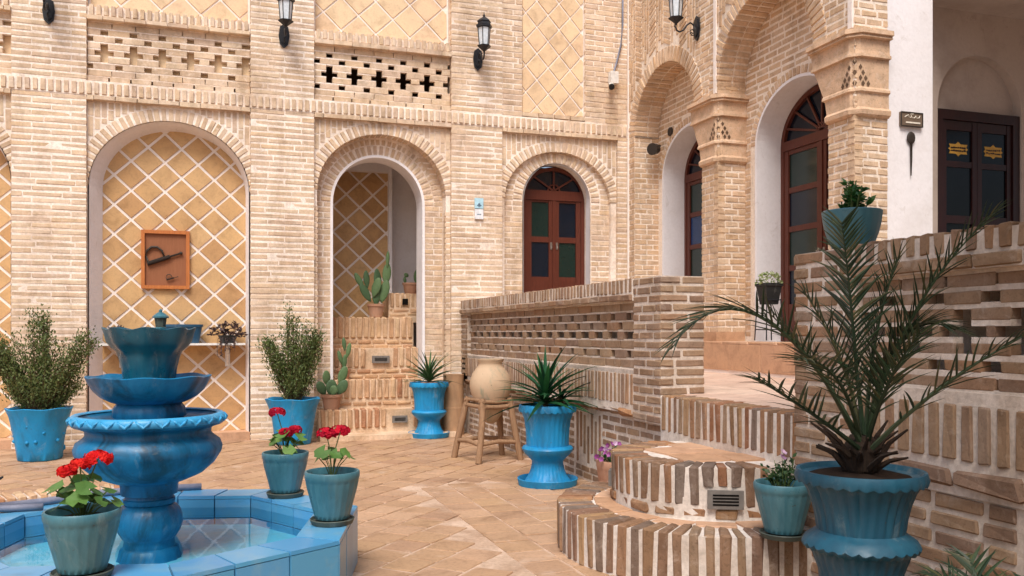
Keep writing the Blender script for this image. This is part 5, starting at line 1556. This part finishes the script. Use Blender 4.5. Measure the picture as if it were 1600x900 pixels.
# ================================================================== JAR ON WOODEN STAND, CLAY PIPE
sc_ = V3((2.77, 8.92, 0))
t = thing('wooden_jar_stand', 'rough weathered wooden stand with splayed legs holding a clay jar', 'stand', sc_)
random.seed(71)
legs = [((2.42, 9.12), (2.56, 9.06)), ((2.54, 8.60), (2.62, 8.72)), ((3.05, 8.74), (2.94, 8.78)), ((2.98, 9.16), (2.92, 9.08))]
for i, (a, b) in enumerate(legs):
    mb = MB(); A_, B_ = V3((*a, 0)), V3((*b, .66)); md = A_.lerp(B_, .5)+V3((random.uniform(-.03, .03), random.uniform(-.02, .02), 0))
    pts = [A_*(1-s_)**2+md*2*s_*(1-s_)+B_*s_*s_ for s_ in (0, .2, .4, .6, .8, 1)]
    mb.tube(pts, [.033, .034, .035, .036, .034, .03], 8); part(mb, 'leg', 'old_wood', t, smooth=True, angle=60)
tops = [V3((*b, .575)) for a, b in legs]
for i in range(4):
    for dz, rr in ((0, .026), (.055, .02)):
        mb = MB(); p, q = tops[i]+V3((0, 0, dz)), tops[(i+1) % 4]+V3((0, 0, dz)); e = (q-p)*.12
        mb.tube([p-e, p.lerp(q, .5)+V3((0, 0, random.uniform(-.015, .015))), q+e], rr, 7); part(mb, 'rail', 'old_wood', t, smooth=True, angle=60)
lowp = [V3((a[0]*.72+b[0]*.28, a[1]*.72+b[1]*.28, .19)) for a, b in legs]
for i in (0, 1, 2, 3):
    mb = MB(); p, q = lowp[i], lowp[(i+1) % 4]; mb.tube([p, p.lerp(q, .5)+V3((0, 0, .02)), q], .024, 7); part(mb, 'stretcher', 'old_wood', t, smooth=True, angle=60)
jc = V3((2.77, 8.92, 0))
mb = MB(); mb.lathe(jc, [(.03, .38), (.07, .40), (.115, .47), (.14, .55), (.175, .63), (.212, .71), (.225, .78), (.218, .85), (.19, .92), (.152, .97), (.13, 1.0), (.128, 1.03), (.142, 1.05), (.145, 1.07), (.13, 1.072), (.115, 1.03), (.115, .98)], 40, cap0=True)
jar = part(mb, 'clay_jar', 'clay', None, label='big ochre clay jar with greenish patches sitting in the wooden stand', cat='jar', smooth=True, angle=60)
cc = V3((2.965, 11.2, 0))
mb = MB(); mb.lathe(cc, [(.14, 0), (.14, .34), (.143, .36), (.136, .365), (.136, .76), (.14, .80), (.1, .80), (.1, .7)], 28, cap0=True)
part(mb, 'clay_column', 'clay_pipe', None, label='short round clay column standing at the foot of the parapet', cat='column', smooth=True, angle=40)

# ================================================================== NICHE SHELF, PICTURE, SHELF POTS
sh = thing('wall_shelf', 'white shelf on brackets across the tiled niche', 'shelf', (-.5, YF+.2, 1.2))
mb = MB(); mb.bb(-1.34, .33, YF-.0, YF+.298, 1.195, 1.22); part(mb, 'board', 'white_paint', sh)
for x in (-1.12, .12):
    mb = MB(); mb.bb(x-.03, x+.03, YF+.275, YF+.297, .92, 1.193); mb.tube([(x, YF+.28, .95), (x, YF+.06, 1.185)], .016, 6); part(mb, 'bracket', 'white_paint', sh)
pi_ = thing('framed_padlocks', 'wooden framed board with old iron padlocks hanging on the niche tiles', 'picture', (-.61, YF+.29, 2.25))
x0, x1, z0, z1 = -.90, -.335, 1.90, 2.63; yb = YF+.29
mb = MB(); mb.bb(x0+.02, x1-.02, yb-.012, yb+.005, z0+.02, z1-.02); part(mb, 'board', 'board', pi_)
for a in ((x0, x0+.042, z0, z1), (x1-.042, x1, z0, z1), (x0+.042, x1-.042, z0, z0+.042), (x0+.042, x1-.042, z1-.042, z1)):
    mb = MB(); mb.bb(a[0]+.0005, a[1]-.0005, yb-.045, yb+.004, a[2], a[3]); part(mb, 'frame_rail', 'frame_wood', pi_)
def pl(mb, cx, cz, s_, ang):
    f = lambda x, z: V3((cx+s_*(x*cos(ang)-z*sin(ang)), yb-.035, cz+s_*(x*sin(ang)+z*cos(ang))))
    mb.tube([f(-.5, 0), f(.28, 0)], [.075*s_, .07*s_], 8); mb.tube([f(.28, 0), f(.62, 0)], .035*s_, 6); mb.blob(f(.66, 0), .055*s_, 8, 5)
    mb.tube([f(-.45, .08), f(-.46, .25), f(-.36, .42), (f(-.18, .5)), f(0, .44), f(.1, .28), f(.1, .05)], [.03*s_, .034*s_, .04*s_, .042*s_, .04*s_, .036*s_, .03*s_], 7)
mb = MB(); pl(mb, -.66, 2.27, .36, .35); part(mb, 'padlock', 'rust', pi_, smooth=True)
mb = MB(); pl(mb, -.55, 2.03, .12, .3); part(mb, 'padlock', 'rust', pi_, smooth=True)
# three planters on the shelf
random.seed(81)
p = V3((-1.17, YF+.13, 1.22)); t = thing('shelf_pot', 'small dark pot with a sprawling dark succulent at the left end of the shelf', 'potted plant', p)
mb = MB(); mb.lathe(p, [(.07, 0), (.1, .15), (.1, .16), (.085, .15)], 20, cap0=True, cap1=True); part(mb, 'pot', 'black_pot', t)
fol = MB()
for i in range(60): d = rdir(-.2, .9); dleaf(fol, p+V3((d.x*.08, d.y*.07, .15+d.z*.03)), d, rdir(), .06, .02)
part(fol, 'foliage', 'leaf_dry', t, kind='stuff')
p = V3((-.42, YF+.15, 1.22)); t = thing('shelf_trough', 'dark blue oval trough in the middle of the shelf', 'planter', p)
mb = MB(); mb.lathe(p, [(.2, 0), (.235, .2), (.25, .205), (.25, .235), (.23, .235), (.22, .2), (.02, .19)], 36, lambda g, i, r, z: (r, z), cap0=True, cap1=True)
for v in mb.v: v.y = p.y+(v.y-p.y)*.5
part(mb, 'trough', 'blue_trough', t, smooth=True, angle=40)
p = V3((.12, YF+.12, 1.22)); t = thing('shelf_succulent', 'trailing dry purplish succulent on the right end of the shelf', 'potted plant', p)
mb = MB(); mb.lathe(p, [(.08, 0), (.12, .1), (.11, .1)], 18, cap0=True, cap1=True); part(mb, 'pot', 'black_pot', t)
fol = MB()
for i in range(85):
    d = rdir(-.35, 1); R = random.uniform(.6, 1); q = p+V3((d.x*.22*R, d.y*.12*R-.02, .13+d.z*.15*R)); rt = random.random()
    for k_ in range(9): e = (rdir(-.2, .6)+d*.5).normalized(); dleaf(fol, q, e, d, random.uniform(.03, .05), .018, min(.99, rt*.6+.4*random.random()))
for i in range(10):
    x = random.uniform(-.14, .16); q = p+V3((x, -.13, .05)); L_ = random.uniform(.1, .22)
    fol.tube([p+V3((x*.5, -.05, .1)), q, q-V3((0, 0, L_))], .003, 4)
    for k_ in range(10): dleaf(fol, q-V3((0, 0, L_*random.random())), rdir(), rdir(), .03, .014)
part(fol, 'foliage', 'leaf_dry', t, kind='stuff')

# ================================================================== WALL LANTERNS
def lantern(label):
    """local frame: wall at y=0, arm reaches to -y"""
    t = thing('wall_lantern', label, 'wall lamp', (0, 0, 0), group='black lanterns on the walls')
    mb = MB()
    for (a, y0, y1) in ((.068, 0, -.018), (.05, -.018, -.034)):
        pts = [(-a*.75, -.11*a/.068), (0, -.16*a/.068), (a*.75, -.11*a/.068), (a, 0), (a*.75, .11*a/.068), (0, .15*a/.068), (-a*.75, .11*a/.068), (-a, 0)]
        mb.poly_ext([V3((x, y1, z)) for x, z in pts], (0, -1, 0), abs(y1-y0))
    part(mb, 'back_plate', 'iron', t, local=True)
    L_ = .30; mb = MB()
    mb.tube([(0, -.03, -.02), (0, -.06, .035), (0, -.10, .055), (0, -.15, .02), (0, -.20, -.05), (0, -.25, -.075), (0, -.29, -.06), (0, -.305, -.02), (0, -.30, .01)], .011, 7)
    mb.tube([(0, -.305, -.03), (0, -.325, -.01), (0, -.315, .015), (0, -.295, .005), (0, -.3, -.012)], .007, 6)
    mb.tube([(0, -.09, -.06), (0, -.065, -.075), (0, -.045, -.05), (0, -.07, -.025), (0, -.1, -.04), (0, -.105, -.07), (0, -.075, -.1), (0, -.04, -.09)], .007, 6)
    part(mb, 'arm', 'iron', t, local=True, smooth=True)
    c = V3((0, -L_, 0)); mb = MB()
    mb.lathe(c, [(.012, .0), (.016, .02), (.05, .05), (.092, .082), (.096, .092), (.07, .095)], 6)
    part(mb, 'base_cone', 'iron', t, local=True)
    gm = MB(); gm.lathe(c, [(.062, .095), (.082, .33)], 6); part(gm, 'lamp_glass', 'lamp_glass', t, local=True)
    mb = MB()
    for k_ in range(6): g = 2*pi*k_/6; mb.tube([c+V3((.066*cos(g), .066*sin(g), .09)), c+V3((.086*cos(g), .086*sin(g), .335))], .006, 5)
    part(mb, 'glazing_bar', 'iron', t, local=True)
    mb = MB(); mb.lathe(c, [(.08, .325), (.108, .335), (.112, .365), (.088, .375), (.086, .40), (.098, .41), (.09, .425), (.05, .455), (.03, .47), (.014, .48), (.018, .495), (.008, .515), (.002, .55)], 6)
    part(mb, 'roof', 'iron', t, local=True)
    return t
l0 = lantern('black lantern on the leftmost pier with only its bracket in view'); l0.location = (-1.88, YF-.012, 5.13)
for lab, loc, rz in (('black lantern on the pier between the tiled niche and the stair arch', (.80, YF-.012, 5.13), 0),
                     ('whole black lantern on the pier left of the facade door', (3.37, YF-.012, 5.09), 0),
                     ('black lantern reaching out on a scrolled arm from the right wing', (XW-.012, 9.50, 5.13), -pi/2)):
    c = copy_tree(l0); c.location = loc; c.rotation_euler = (0, 0, rz); c['label'] = lab

# ================================================================== CAMERA, DRAIN, SIGNS
cc_ = thing('security_camera', 'small pale security camera on the corner brickwork under a cable', 'camera', (5.37, YF, 4.95))
mb = MB(); mb.bb(5.33, 5.45, YF-.10, YF-.01, 4.93, 5.10); part(mb, 'box', 'white_paint', cc_)
mb = MB(); mb.tube([(5.36, YF-.05, 4.92), (5.32, YF-.14, 4.86)], .035, 10); part(mb, 'housing', 'white_paint', cc_)
mb = MB(); mb.tube([(5.325, YF-.13, 4.868), (5.312, YF-.162, 4.845)], .042, 12); part(mb, 'lens', 'cable', cc_)
mb = MB(); mb.tube([(5.40, YF-.04, 5.10), (5.45, YF-.035, 5.25), (5.52, YF-.03, 5.5), (5.545, YF-.03, 5.8), (5.55, YF-.03, 6.6)], .014, 6)
part(mb, 'cable_conduit', 'hose', None, label='dark cable running up the wall corner from the security camera', cat='cable', smooth=True)
fl_ = thing('round_flood_lamp', 'round dark lamp fixed inside the first deep arch', 'wall lamp', (5.98, 11.0, 4.0))
mb = MB(); mb.tube([(5.90, 11.06, 3.96), (5.80, 11.0, 3.94)], [.07, .085], 14); part(mb, 'housing', 'rust', fl_)
mb = MB(); mb.tube([(5.885, 11.10, 3.985), (6.0, 11.14, 4.03)], .02, 6); part(mb, 'bracket', 'rust', fl_)
mb = MB(); mb.lathe(V3((0, 0, 0)), [(.062, 0), (.06, .02), (.03, .025)], 20, cap1=True)
pv = part(mb, 'wall_pipe_end', 'rust', None, label='dark round pipe end in the back wall of the first deep arch', cat='pipe')
pv.location = (XI-.01, 10.86, 4.17); pv.rotation_euler = (0, -pi/2, 0)
sg = thing('room_sign', 'small plate sign with pale blue upper half and white lower half on the pier', 'sign', (3.385, YF, 3.03))
mb = MB(); mb.bb(3.325, 3.445, YF-.03, YF-.008, 2.905, 3.04); part(mb, 'white_plate', 'sign_white', sg)
mb = MB(); mb.bb(3.325, 3.445, YF-.032, YF-.008, 3.05, 3.19); bpz = part(mb, 'blue_plate', 'sign_blue', sg)
mb = MB(); mb.lathe(V3((3.385, 0, 0)), [(.0001, 0)], 3)
mb = MB(); P_ = Plane((0, YF-.033, 0), (1, 0, 0), (0, -1, 0))
mb.poly_ext([P_.p(3.385+.03*cos(g)*1.1, 3.09+.012*sin(g), .001) for g in [2*pi*i/16 for i in range(16)]], (0, -1, 0), .001)
mb.poly_ext([P_.p(3.385+.016*cos(g), 3.108+.014*sin(g), .001) for g in [2*pi*i/12 for i in range(12)]], (0, -1, 0), .001)
mb.bb(3.37, 3.40, YF-.034, YF-.033, 3.068, 3.074)
part(mb, 'symbol', 'ink', bpz)
mb = MB()
for x, w_ in ((3.362, .006), (3.378, .009), (3.395, .004), (3.405, .006)): mb.box(V3((x, YF-.031, 2.968)), w_, .006, .001)
part(mb, 'lettering', 'ink', sg)
pq = thing('bronze_plaque', 'small bronze plaque with script and a white line on the porch pier', 'sign', (6.35, 6.75, 3.41))
mb = MB(); mb.box(V3((6.35, 6.745, 3.41)), .13, .068, .014); pb_ = part(mb, 'plate', 'bronze', pq)
mb = MB()
for z in (-.066, .066): mb.box(V3((6.35, 6.73, 3.41+z)), .131, .004, .005)
for x in (-.128, .128): mb.box(V3((6.35+x, 6.73, 3.41)), .004, .062, .005)
part(mb, 'border', 'rust', pb_)
mb = MB()
mb.tube([(6.262, 6.729, 3.428), (6.285, 6.729, 3.44), (6.305, 6.729, 3.452), (6.315, 6.729, 3.43), (6.335, 6.729, 3.425), (6.34, 6.729, 3.448), (6.355, 6.729, 3.425), (6.38, 6.729, 3.425), (6.395, 6.729, 3.445), (6.41, 6.729, 3.425), (6.435, 6.729, 3.43), (6.445, 6.729, 3.45)], .0045, 4)
mb.tube([(6.33, 6.729, 3.458), (6.365, 6.729, 3.462)], .004, 4)
mb.box(V3((6.362, 6.729, 3.378)), .085, .007, .003)
part(mb, 'lettering', 'ivory', pb_)
mb = MB()
mb.tube([(6.35, 6.742, 3.20), (6.352, 6.742, 3.05), (6.35, 6.742, 2.87)], [.012, .011, .005], 7)
b0 = len(mb.v); mb.blob(V3((6.35, 6.742, 3.235)), .052, 14, 8, .02, (1, .25, 1.15))
part(mb, 'iron_ladle', 'rust', None, label='long handled iron ladle hanging under the bronze plaque', cat='utensil', smooth=True)
